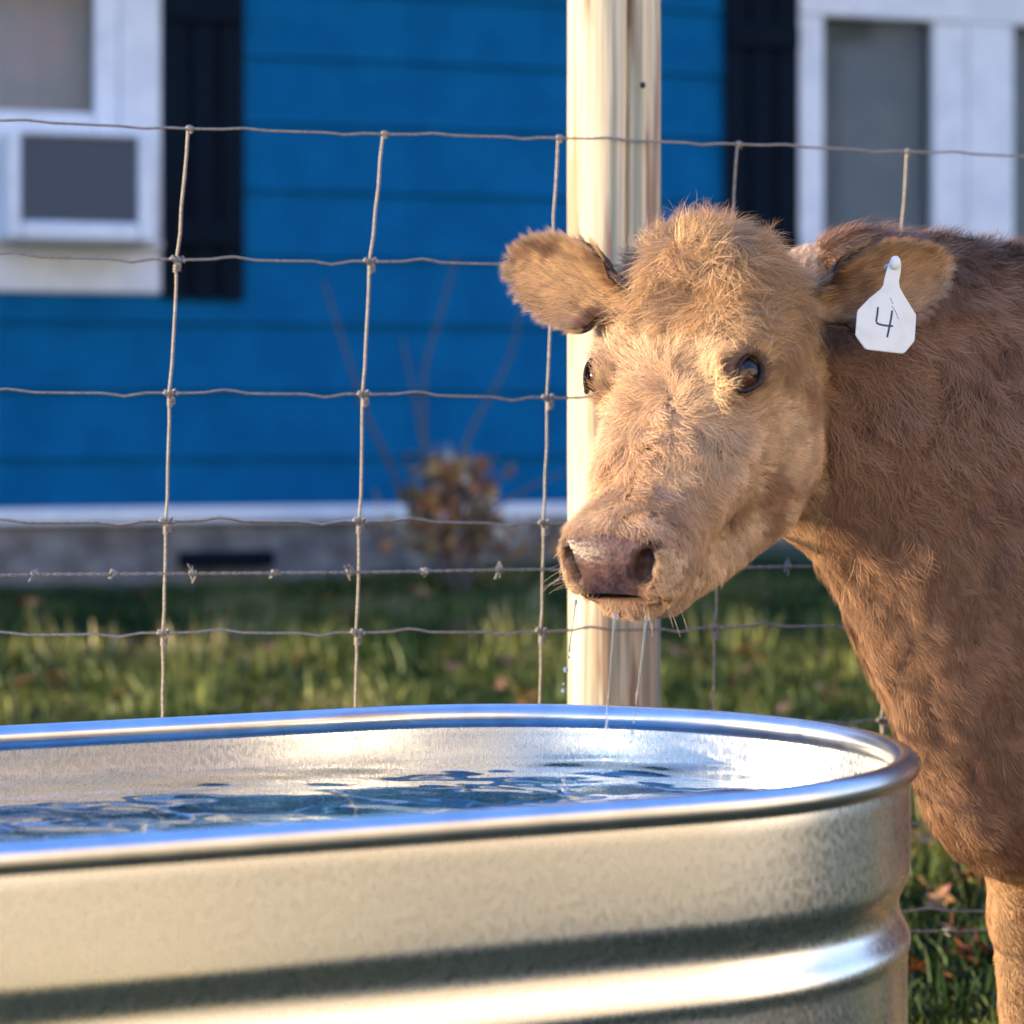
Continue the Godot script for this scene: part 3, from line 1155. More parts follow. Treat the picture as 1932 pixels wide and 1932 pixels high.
func cap(a: Vector3, b: Vector3, ra: float, rb: float, k: float, cut := 0) -> void:
	f_kind.append(1); f_cut.append(cut); f_c.append(a)
	f_x.append(b - a); f_y.append(Vector3.ZERO); f_z.append(Vector3.ZERO)
	f_inv.append(Vector3(1.0 / (b - a).length_squared(), 0, 0)); f_ra.append(ra); f_rb.append(rb); f_k.append(k)


func prim(j: int, p: Vector3) -> float:
	var q: Vector3 = p - f_c[j]
	if f_kind[j] == 0:
		var e := Vector3(q.dot(f_x[j]), q.dot(f_y[j]), q.dot(f_z[j]))
		var k0 := e.length()
		if k0 < 0.0001: return -0.01
		return k0 * (k0 - 1.0) / (e * f_inv[j]).length()
	var d: Vector3 = f_x[j]
	var h := clampf(q.dot(d) * f_inv[j].x, 0.0, 1.0)
	return (q - d * h).length() - lerpf(f_ra[j], f_rb[j], h)


func field(p: Vector3, ids: PackedInt32Array) -> float:
	var d := 1.0
	for j in ids:
		var e := prim(j, p)
		var k := f_k[j]
		if f_cut[j] == 0:
			var h := k - absf(d - e)
			d = minf(d, e)
			if h > 0.0: d -= h * h / (4.0 * k)
		else:
			e = -e
			var h := k - absf(d - e)
			d = maxf(d, e)
			if h > 0.0: d += h * h / (4.0 * k)
	return d


func head_pair(u: float, v: float, w: float, r: Vector3, k: float, tilt := 0.0, cut := 0, yaw := 0.0) -> void:
	# the same ellipsoid on both sides of the head; tilt turns it about w, yaw about v
	for s in [-1.0, 1.0]:
		var x := (HU * cos(tilt) + HV * sin(tilt))
		var y := (HV * cos(tilt) - HU * sin(tilt))
		var z: Vector3 = HW * s
		var x2 := x * cos(yaw) + z * sin(yaw)
		var z2 := z * cos(yaw) - x * sin(yaw)
		ell(hp(u, v, w * s), x2, y, z2, r, k, cut)


func head_mid(u: float, v: float, r: Vector3, k: float, tilt := 0.0, cut := 0) -> void:
	ell(hp(u, v, 0), HU * cos(tilt) + HV * sin(tilt), HV * cos(tilt) - HU * sin(tilt), HW, r, k, cut)


func build_field() -> void:
	var X := Vector3.RIGHT
	var Y := Vector3.UP
	var Z := Vector3.BACK
	# --- neck, shoulder, barrel, legs
	var axis := Vector3(0.914, 0, -0.407)
	var side := Vector3(0.407, 0, 0.914)
	# wedge-shaped in plan: a keel at the throat and dewlap that widens backwards
	ell(at(1590, 735, 3.62), axis, Y, side, Vector3(0.22, 0.190, 0.100), 0.04)
	ell(at(1800, 800, 3.70), axis, Y, side, Vector3(0.30, 0.235, 0.135), 0.06)
	ell(at(2022, 1020, 3.76), axis, Y, side, Vector3(0.36, 0.335, 0.150), 0.06)
	ell(at(2130, 975, 3.80), axis, Y, side, Vector3(0.33, 0.385, 0.215), 0.05)
	# shoulder blade and upper arm over the ribs
	ell(at(2200, 1000, 3.62), axis, Y, side, Vector3(0.16, 0.27, 0.060), 0.05)
	ell(at(2170, 1330, 3.66), axis, Y, side, Vector3(0.15, 0.150, 0.075), 0.05)
	# brisket and dewlap
	ell(at(2062, 1482, 3.75), axis, Y, side, Vector3(0.260, 0.145, 0.085), 0.06)
	ell(at(2010, 1320, 3.74), axis, Y, side, Vector3(0.26, 0.185, 0.080), 0.05)
	# barrel and rump
	ell(Vector3(1.22, 0.83, -3.98), axis, Y, side, Vector3(0.68, 0.385, 0.30), 0.12)
	ell(Vector3(1.80, 0.88, -4.22), axis, Y, side, Vector3(0.34, 0.315, 0.26), 0.12)
	cap(Vector3(2.10, 1.06, -4.34), Vector3(2.18, 0.45, -4.37), 0.030, 0.018, 0.03)
	# legs: fore pair then hind pair; a hind leg has its hock bent back
	var fore_far := at(1936, 1700, 3.86)
	for leg in [[fore_far.x, -3.86], [fore_far.x + 0.13, -3.57]]:
		var x: float = leg[0]
		var z: float = leg[1]
		cap(Vector3(x + 0.02, 0.62, z), Vector3(x, 0.40, z), 0.085, 0.060, 0.05)
		cap(Vector3(x, 0.40, z), Vector3(x - 0.005, 0.30, z), 0.054, 0.047, 0.03)
		cap(Vector3(x - 0.005, 0.30, z), Vector3(x, 0.10, z), 0.042, 0.032, 0.02)
		cap(Vector3(x, 0.10, z), Vector3(x - 0.025, 0.04, z), 0.036, 0.042, 0.02)
		ell(Vector3(x - 0.03, 0.025, z), X, Y, Z, Vector3(0.06, 0.035, 0.05), 0.01)
	for leg in [[1.88, -4.36], [1.98, -4.12]]:
		var x: float = leg[0]
		var z: float = leg[1]
		cap(Vector3(x, 0.78, z), Vector3(x - 0.06, 0.58, z), 0.16, 0.10, 0.06)
		cap(Vector3(x - 0.06, 0.58, z), Vector3(x + 0.10, 0.36, z), 0.085, 0.048, 0.04)
		cap(Vector3(x + 0.10, 0.36, z), Vector3(x + 0.06, 0.10, z), 0.042, 0.032, 0.02)
		cap(Vector3(x + 0.06, 0.10, z), Vector3(x + 0.03, 0.04, z), 0.036, 0.042, 0.02)
		ell(Vector3(x + 0.02, 0.025, z), X, Y, Z, Vector3(0.06, 0.035, 0.05), 0.01)
	# --- head
	head_mid(0.058, -0.124, Vector3(0.090, 0.098, 0.118), 0.03)             # cranium
	head_mid(0.028, -0.064, Vector3(0.056, 0.046, 0.084), 0.035)            # poll
	head_mid(0.140, -0.122, Vector3(0.110, 0.080, 0.108), 0.035)            # forehead
	head_pair(0.125, -0.095, 0.076, Vector3(0.045, 0.038, 0.036), 0.04)     # brows
	head_mid(0.265, -0.118, Vector3(0.130, 0.064, 0.082), 0.035)            # nasal bridge
	head_pair(0.235, -0.140, 0.050, Vector3(0.105, 0.060, 0.042), 0.03, 0.15)
	head_pair(0.160, -0.214, 0.056, Vector3(0.100, 0.112, 0.046), 0.04, -0.3)  # cheeks
	head_pair(0.225, -0.255, 0.045, Vector3(0.085, 0.055, 0.040), 0.04, 0.7)   # jaw angle
	for s in [-1.0, 1.0]:
		cap(hp(0.255, -0.268, 0.038 * s), hp(0.415, -0.155, 0.026 * s), 0.040, 0.030, 0.03)
	head_mid(0.325, -0.185, Vector3(0.090, 0.064, 0.055), 0.03, 0.6)        # between the jaws
	head_mid(0.388, -0.104, Vector3(0.066, 0.066, 0.078), 0.025)            # muzzle
	head_pair(0.402, -0.074, 0.044, Vector3(0.040, 0.036, 0.036), 0.018)    # nostril wings
	head_mid(0.410, -0.072, Vector3(0.040, 0.034, 0.050), 0.018)            # nose pad
	head_pair(0.418, -0.100, 0.046, Vector3(0.040, 0.034, 0.042), 0.016)    # upper lip
	head_mid(0.440, -0.124, Vector3(0.030, 0.023, 0.054), 0.006, -0.1)      # lower lip
	head_mid(0.402, -0.148, Vector3(0.054, 0.034, 0.052), 0.02)             # chin
	head_pair(0.235, -0.118, 0.082, Vector3(0.055, 0.012, 0.016), 0.02, -0.2)  # cheek bones
	# eye lids' bulge, then the socket, nostrils and the mouth's slit carved out
	head_pair(0.160, -0.080, 0.090, Vector3(0.040, 0.030, 0.026), 0.022, 0.25)
	head_pair(0.167, -0.070, 0.117, Vector3(0.0255, 0.0168, 0.023), 0.004, 0.25, 1)
	# a nostril is a comma: a round hollow with a slit that runs up and outwards
	head_pair(0.427, -0.053, 0.056, Vector3(0.0230, 0.0125, 0.0120), 0.006, 0.75, 1, 0.30)
	head_pair(0.436, -0.066, 0.049, Vector3(0.017, 0.015, 0.0105), 0.006, 0.5, 1)
	head_pair(0.412, -0.046, 0.068, Vector3(0.0150, 0.0050, 0.0100), 0.004, 0.55, 1, 0.55)
	mouth_id = f_c.size()
	head_mid(0.452, -0.103, Vector3(0.034, 0.0036, 0.076), 0.004, 0.80, 1)


func mesh_field(lo: Vector3, n: Vector3i, h: float, fine: bool) -> void:
	# surface nets over the blocks that the surface crosses
	var vals := PackedFloat32Array()
	var nx := n.x + 1
	var ny := n.y + 1
	vals.resize(nx * ny * (n.z + 1))
	vals.fill(99.0)
	var vid := PackedInt32Array()
	vid.resize(n.x * n.y * n.z)
	vid.fill(-1)
	var near := {}
	var bs := 4
	var hd := h * bs * 0.5 * 1.75
	var total := f_c.size()
	var blocks := []
	for bz in range(0, n.z, bs):
		for by in range(0, n.y, bs):
			for bx in range(0, n.x, bs):
				var c := lo + Vector3(bx + bs * 0.5, by + bs * 0.5, bz + bs * 0.5) * h
				var best := 1.0
				var ds := PackedFloat32Array()
				ds.resize(total)
				for j in total:
					var e := prim(j, c)
					ds[j] = e
					if f_cut[j] == 0 and e < best: best = e
				if best > hd * 1.3 + 0.035 or best < -hd * 2.2 - 0.02: continue
				var ids := PackedInt32Array()
				for j in total:
					if f_cut[j] == 0:
						if ds[j] < best + 2.2 * hd + f_k[j] + 0.02: ids.append(j)
					elif ds[j] < 1.5 * hd + 0.02: ids.append(j)
				blocks.append([bx, by, bz, ids])
				for z in range(bz, mini(bz + bs, n.z) + 1):
					for y in range(by, mini(by + bs, n.y) + 1):
						for x in range(bx, mini(bx + bs, n.x) + 1):
							var k := (z * ny + y) * nx + x
							if vals[k] == 99.0: vals[k] = field(lo + Vector3(x, y, z) * h, ids)
	var offs := [Vector3(0, 0, 0), Vector3(1, 0, 0), Vector3(0, 1, 0), Vector3(1, 1, 0), Vector3(0, 0, 1), Vector3(1, 0, 1), Vector3(0, 1, 1), Vector3(1, 1, 1)]
	var edges := [[0, 1], [2, 3], [4, 5], [6, 7], [0, 2], [1, 3], [4, 6], [5, 7], [0, 4], [1, 5], [2, 6], [3, 7]]
	var cv := PackedFloat32Array()
	cv.resize(8)
	for b in blocks:
		var ids: PackedInt32Array = b[3]
		for z in range(b[2], mini(b[2] + bs, n.z)):
			for y in range(b[1], mini(b[1] + bs, n.y)):
				for x in range(b[0], mini(b[0] + bs, n.x)):
					var inside := 0
					for q in 8:
						var o: Vector3 = offs[q]
						var val := vals[((z + int(o.z)) * ny + y + int(o.y)) * nx + x + int(o.x)]
						cv[q] = val
						if val < 0.0: inside += 1
					if inside == 0 or inside == 8: continue
					var sum := Vector3.ZERO
					var m := 0
					for e in edges:
						var va := cv[e[0]]
						var vb := cv[e[1]]
						if (va < 0.0) != (vb < 0.0):
							sum += (offs[e[0]] as Vector3).lerp(offs[e[1]], va / (va - vb))
							m += 1
					var p := lo + (Vector3(x, y, z) + sum / m) * h
					vid[(z * n.y + y) * n.x + x] = skin_v.size()
					skin_v.append(p)
					var e2 := 0.003
					var f0 := field(p, ids)
					skin_n.append(Vector3(field(p + Vector3(e2, 0, 0), ids) - f0, field(p + Vector3(0, e2, 0), ids) - f0, field(p + Vector3(0, 0, e2), ids) - f0).normalized())
	for b in blocks:
		for z in range(maxi(b[2], 1), mini(b[2] + bs, n.z)):
			for y in range(maxi(b[1], 1), mini(b[1] + bs, n.y)):
				for x in range(maxi(b[0], 1), mini(b[0] + bs, n.x)):
					# the fine grid holds the head, the coarse one the rest; they overlap by a cell
					var wx := lo.x + x * h
					var wy := lo.y + y * h
					if fine and (wx > 0.436 or wy < 0.752): continue
					if not fine and wx < 0.424 and wy > 0.764: continue
					var v0 := vals[(z * ny + y) * nx + x] < 0.0
					for ax in 3:
						var dx := 1 if ax == 0 else 0
						var dy := 1 if ax == 1 else 0
						var dz := 1 if ax == 2 else 0
						var v1 := vals[((z + dz) * ny + y + dy) * nx + x + dx] < 0.0
						if v0 == v1: continue
						# the four cells round this edge
						var a1 := Vector3i(0, 1, 0) if ax == 0 else (Vector3i(0, 0, 1) if ax == 1 else Vector3i(1, 0, 0))
						var a2 := Vector3i(0, 0, 1) if ax == 0 else (Vector3i(1, 0, 0) if ax == 1 else Vector3i(0, 1, 0))
						var q := [0, 0, 0, 0]
						var ok := true
						var cells := [Vector3i(x, y, z), Vector3i(x, y, z) - a1, Vector3i(x, y, z) - a1 - a2, Vector3i(x, y, z) - a2]
						for r in 4:
							var cc: Vector3i = cells[r]
							q[r] = vid[(cc.z * n.y + cc.y) * n.x + cc.x]
							if q[r] < 0: ok = false
						if not ok: continue
						if v0: skin_i.append_array([q[0], q[2], q[1], q[0], q[3], q[2]])
						else: skin_i.append_array([q[0], q[1], q[2], q[0], q[2], q[3]])


# an ear: a cupped leaf of skin, thick at the root; every point keeps how far out and how near the rim it is
var ear_first := 0
var ear_t := PackedFloat32Array()
var ear_a := PackedFloat32Array()
var ear_dir := PackedVector3Array()
var ear_in := PackedByteArray()


func add_ear(s: float) -> void:
	var root := at(1205, 580, 3.42) if s < 0 else at(1505, 588, 3.425)
	var tip := at(968, 490, 3.53) if s < 0 else at(1778, 502, 3.50)
	var open := Vector3(-0.55, 0.02, 0.85) if s < 0 else Vector3(0.22, -0.05, 0.95)
	var x := (tip - root).normalized()
	var y := (open - x * open.dot(x)).normalized()
	var f := Basis(x, y, x.cross(y))
	if f.z.y < 0: f.z = -f.z                # z points to the upper rim
	var long := (tip - root).length()
	var nt := 36
	var na := 22
	for inner in 2:
		var first := skin_v.size()
		for a in nt + 1:
			var t := float(a) / nt
			var w := 0.056 * pow(maxf(0.0, sin(PI * clampf(0.13 + 0.87 * t, 0, 1))), 0.55)
			if a == nt: w = 0.006
			var curl := lerpf(2.0, 0.60 if s < 0 else 0.85, smoothstep(0.0, 0.45, t))
			var r := w / sin(minf(curl, 1.45)) * (1.0 if curl < 1.45 else 0.70)
			var wall := minf(lerpf(0.010, 0.0035, t), r * 0.4)
			var r0 := r
			if inner == 1: r -= wall
			for b in na + 1:
				var k := 2.0 * b / na - 1.0
				# the upper rim folds further forward than the lower one
				var ang := k * curl * 1.0
				var p := root + f.x * long * (t + 0.02 * cos(ang)) + f.y * (r0 - cos(ang) * r) + f.z * (sin(ang) * r)
				skin_v.append(p)
				ear_t.append(t); ear_a.append(absf(k))
				ear_dir.append((f.x * 0.8 + f.z * (k * 0.55) + f.y * 0.15 * absf(k)).normalized())
				ear_in.append(inner)
				var nn := (f.z * sin(ang) - f.y * cos(ang)).normalized()
				skin_n.append(-nn if inner == 1 else nn)
		for a in nt:
			for b in na:
				var q := first + a * (na + 1) + b
				skin_i.append_array([q, q + 1, q + na + 1, q + 1, q + na + 2, q + na + 1])
	# close the rim between the outer and the inner leaf
	var size := (nt + 1) * (na + 1)
	var o0 := skin_v.size() - 2 * size
	var i0 := o0 + size
	for a in nt:
		for b in [0, na]:
			var q: int = a * (na + 1) + b
			skin_i.append_array([o0 + q, i0 + q, o0 + q + na + 1, i0 + q, i0 + q + na + 1, o0 + q + na + 1])


func tuft(strands: int, spread: float, width: float, lift: float, curl: float, stray: float, clump: float, seed_: int) -> ArrayMesh:
	# a lock of hairs one unit long that lies along y and lifts along z
	var r := RandomNumberGenerator.new()
	r.seed = seed_
	var s := Shape.new()
	for k in strands:
		var root := Vector3(r.randfn(0, 0.5), r.randfn(0, 0.5), 0) * spread
		root.z = -0.02
		var yaw := r.randfn(0.0, stray)
		var dir := Vector3(sin(yaw), cos(yaw), 0)
		var len := r.randf_range(0.55, 1.1)
		var up := lift * r.randf_range(0.5, 1.5)
		var wave := curl * r.randf_range(0.4, 1.3) * (1.0 if r.randf() < 0.65 else -1.0)
		var ph := r.randf_range(0.0, 1.2)
		var tint := r.randf_range(0.72, 1.28)
		var tilt := r.randfn(0.0, 0.55)
		var first := s.v.size()
		var segs := 4 if curl > 0.1 else 3
		for j in segs + 1:
			var t := float(j) / segs
			var bend := wave * sin(t * 3.4 + ph) - wave * sin(ph)
			var side := Vector3(dir.y, -dir.x, 0)
			var p := root * (1.0 - clump * t) + dir * len * t * (1.0 - 0.12 * absf(wave) * t) + side * bend * len * 0.5
			p.z += len * up * (t - 0.45 * t * t) + absf(curl) * 0.12 * sin(t * 4.0 + ph) * len
			var wd := width * (1.0 - 0.75 * t * t) * 0.5
			var n := (Vector3(0, 0, 1) + side * tilt - dir * up * 0.4).normalized()
			if j == segs:
				s.v.append(p); s.n.append(n); s.c.append(Color(tint, tint, tint))
			else:
				for e in [-1.0, 1.0]:
					s.v.append(p + side * wd * e); s.n.append((n + side * 0.35 * e).normalized()); s.c.append(Color(tint, tint, tint))
		for j in segs:
			var q := first + j * 2
			if j == segs - 1: s.i.append_array([q, q + 2, q + 1])
			else: s.i.append_array([q, q + 2, q + 1, q + 1, q + 2, q + 3])
	return s.mesh()


func make_cow() -> void:
	head_o = at(1280, 425, 3.37)
	build_field()
	var t0 := Time.get_ticks_msec()
	mesh_field(Vector3(0.005, 0.735, -3.72), Vector3i(96, 104, 132), 0.005, true)
	var head_end := skin_i.size()
	mesh_field(Vector3(0.30, -0.03, -4.58), Vector3i(150, 102, 108), 0.0133, false)
	ear_first = skin_v.size()
	var ear_tri := skin_i.size()
	add_ear(-1.0)
	add_ear(1.0)
	for k in range(0, skin_i.size(), 3):
		var p := skin_v[skin_i[k]]
		if (skin_v[skin_i[k + 2]] - p).cross(skin_v[skin_i[k + 1]] - p).dot(skin_n[skin_i[k]] + skin_n[skin_i[k + 1]] + skin_n[skin_i[k + 2]]) < 0.0:
			var keep := skin_i[k + 1]
			skin_i[k + 1] = skin_i[k + 2]
			skin_i[k + 2] = keep
	print("skin ", skin_v.size(), " ", Time.get_ticks_msec() - t0, " ms")
	var feet := Vector3(at(1936, 1700, 3.86).x, 0, -3.86)
	var cow := thing("cow", "shaggy tan cow drinking with wet muzzle beside the stock tank", "cow")

	# skin in two finishes: hide, and the wet nose
	var hide_i := PackedInt32Array()
	var nose_i := PackedInt32Array()
	for k in range(0, skin_i.size(), 3):
		var c := (skin_v[skin_i[k]] + skin_v[skin_i[k + 1]] + skin_v[skin_i[k + 2]]) / 3.0
		var dest := nose_i if k < head_end and on_nose(c) > 0.0 else hide_i
		dest.append(skin_i[k]); dest.append(skin_i[k + 1]); dest.append(skin_i[k + 2])
	var am := ArrayMesh.new()
	for idx in [hide_i, nose_i]:
		var a := []
		a.resize(Mesh.ARRAY_MAX)
		a[Mesh.ARRAY_VERTEX] = skin_v
		a[Mesh.ARRAY_NORMAL] = skin_n
		a[Mesh.ARRAY_INDEX] = idx
		am.add_surface_from_arrays(Mesh.PRIMITIVE_TRIANGLES, a)
	var hide := textured(paint(Color.WHITE, 0.85), noise_tex(81, 0.03, 4, 256, false, 1.0, ramp([Color(0.12, 0.06, 0.034), Color(0.19, 0.10, 0.056)], [0.3, 0.7])), 3.0)
	var nose := textured(paint(Color.WHITE, 0.42), noise_tex(82, 0.02, 4, 256, false, 1.0, ramp([Color(0.040, 0.022, 0.027), Color(0.085, 0.045, 0.042), Color(0.13, 0.07, 0.054)], [0.25, 0.5, 0.8])), 6.0)
	var cells := FastNoiseLite.new()
	cells.noise_type = FastNoiseLite.TYPE_CELLULAR
	cells.frequency = 0.045
	cells.seed = 5
	cells.fractal_type = FastNoiseLite.FRACTAL_NONE
	var ct := NoiseTexture2D.new()
	ct.width = 512; ct.height = 512; ct.seamless = true; ct.noise = cells; ct.as_normal_map = true; ct.bump_strength = 10.0
	nose.normal_enabled = true
	nose.normal_texture = ct
	nose.normal_scale = 0.45
	nose.metallic_specular = 0.35
	nose.uv1_scale = Vector3.ONE * 9.0
	am.surface_set_material(0, hide)
	am.surface_set_material(1, nose)
	put("body", am, null, cow)
	make_eyes(cow)
	make_whiskers(cow)
	make_coat(cow, head_end, ear_tri)
	print("cow done ", Time.get_ticks_msec() - t0, " ms")


func head_coords(p: Vector3) -> Vector3:
	var q := p - head_o
	return Vector3(q.dot(HU), q.dot(HV), q.dot(HW))


func on_nose(p: Vector3) -> float:
	# above 0 on the bare pad between and round the nostrils
	var h := head_coords(p)
	var ang := rad_to_deg(atan2(h.x - 0.388, h.y + 0.112))
	if h.x < 0.37 or ang > 92.0: return -1.0
	var reach := lerpf(0.064, 0.034, clampf((ang - 15.0) / 60.0, 0, 1))
	return minf(minf((ang - 10.0 - 90.0 * absf(h.z)) / 30.0, (82.0 - ang) / 30.0), (reach - absf(h.z)) / 0.03)


func make_eyes(cow: Node3D) -> void:
	var ball := StandardMaterial3D.new()
	ball.albedo_color = Color(0.010, 0.006, 0.004).linear_to_srgb()
	ball.roughness = 0.03
	ball.clearcoat_enabled = false
	ball.clearcoat = 1.0
	ball.clearcoat_roughness = 0.02
	var iris := StandardMaterial3D.new()
	iris.albedo_color = Color(0.075, 0.024, 0.010).linear_to_srgb()
	iris.roughness = 0.06
	var lid := textured(paint(Color.WHITE, 0.5), noise_tex(84, 0.05, 3, 128, false, 1.0, ramp([Color(0.018, 0.012, 0.011), Color(0.045, 0.030, 0.027)], [0.3, 0.7])), 20.0)
	lid.metallic_specular = 0.3
	for s in [-1.0, 1.0]:
		var c := hp(0.168, -0.078, (0.094 if s > 0 else 0.103) * s)
		var x := (HU * cos(0.25) + HV * sin(0.25))
		var z: Vector3 = (HW * s * 0.93 + HV * 0.37).normalized()
		x = (x - z * x.dot(z)).normalized()
		var y: Vector3 = z.cross(x) * s
		var sh := Shape.new()
		sh.ball(c, Vector3.ONE * 0.0240, 24, 32)
		var eye := put("eye", sh.mesh(), iris, cow)
		# cornea and pupil: a darker dome looking outwards
		sh = Shape.new()
		sh.ball(c + z * 0.0052 - x * 0.003, Vector3(0.0198, 0.0198, 0.0198), 20, 28)
		put("pupil", sh.mesh(), ball, eye)
		# lids: a soft ring along the almond opening, lying on the ball
		var path := PackedVector3Array()
		var rad := PackedFloat32Array()
		for k in 40:
			var a := TAU * k / 40.0
			var ex := cos(a) * 0.0258
			var ey := sin(a) * 0.0172 * (1.0 - 0.25 * maxf(0.0, cos(a)))
			var d := sqrt(maxf(0.0, 0.0252 * 0.0252 - (ex * ex + ey * ey) * 0.55))
			path.append(c + x * ex + y * ey + z * (d - 0.001))
			rad.append(0.0028 + 0.0012 * maxf(0.0, sin(a)))
		sh = Shape.new()
		sh.tube(path, rad, 10, true)
		sh.t = PackedVector2Array()
		put("eyelid", sh.mesh(), lid, eye)
		# lashes along the upper lid
		var up := 1.0 if y.y > 0.0 else -1.0
		for k in 16:
			var a := up * lerpf(0.35, 2.8, k / 15.0)
			var ex := cos(a) * 0.0262
			var ey := sin(a) * 0.0178
			var root := c + x * ex + y * ey + z * 0.0165
			var dir := (z * 0.9 + y * up * 0.55 + x * cos(a) * 0.4).normalized()
			var lash := PackedVector3Array()
			var thin := PackedFloat32Array()
			for j in 5:
				var t := j / 4.0
				lash.append(root + dir * 0.013 * t - Vector3(0, 0.006, 0) * t * t)
				thin.append(lerpf(0.00038, 0.00012, t))
			sh = Shape.new()
			sh.tube(lash, thin, 4)
			sh.t = PackedVector2Array()
			put("eyelash", sh.mesh(), lid, eye)


func make_whiskers(cow: Node3D) -> void:
	var m := paint(Color(0.62, 0.48, 0.34), 0.5)
	m.backlight_enabled = true
	m.backlight = Color(0.5, 0.45, 0.4)
	for k in 16:
		var far := k < 10
		var root := at(rng.randf_range(1062, 1078) if far else rng.randf_range(1210, 1290), rng.randf_range(1040, 1115) if far else rng.randf_range(1140, 1152), 3.29 if far else 3.26)
		var dir := (Vector3(-1.0, rng.randf_range(-0.5, 0.25), 0.2) if far else Vector3(rng.randf_range(-0.2, 0.6), -1.0, 0.2)).normalized()
		var long := rng.randf_range(0.018, 0.045)
		var path := PackedVector3Array()
		var rad := PackedFloat32Array()
		for j in 6:
			var t := j / 5.0
			path.append(root + dir * long * (t - 0.25) + Vector3(0, -0.25, 0.1) * long * t * t)
			rad.append(lerpf(0.00042, 0.00015, t))
		var s := Shape.new()
		s.tube(path, rad, 4)
		s.t = PackedVector2Array()
		put("whisker", s.mesh(), m, cow)


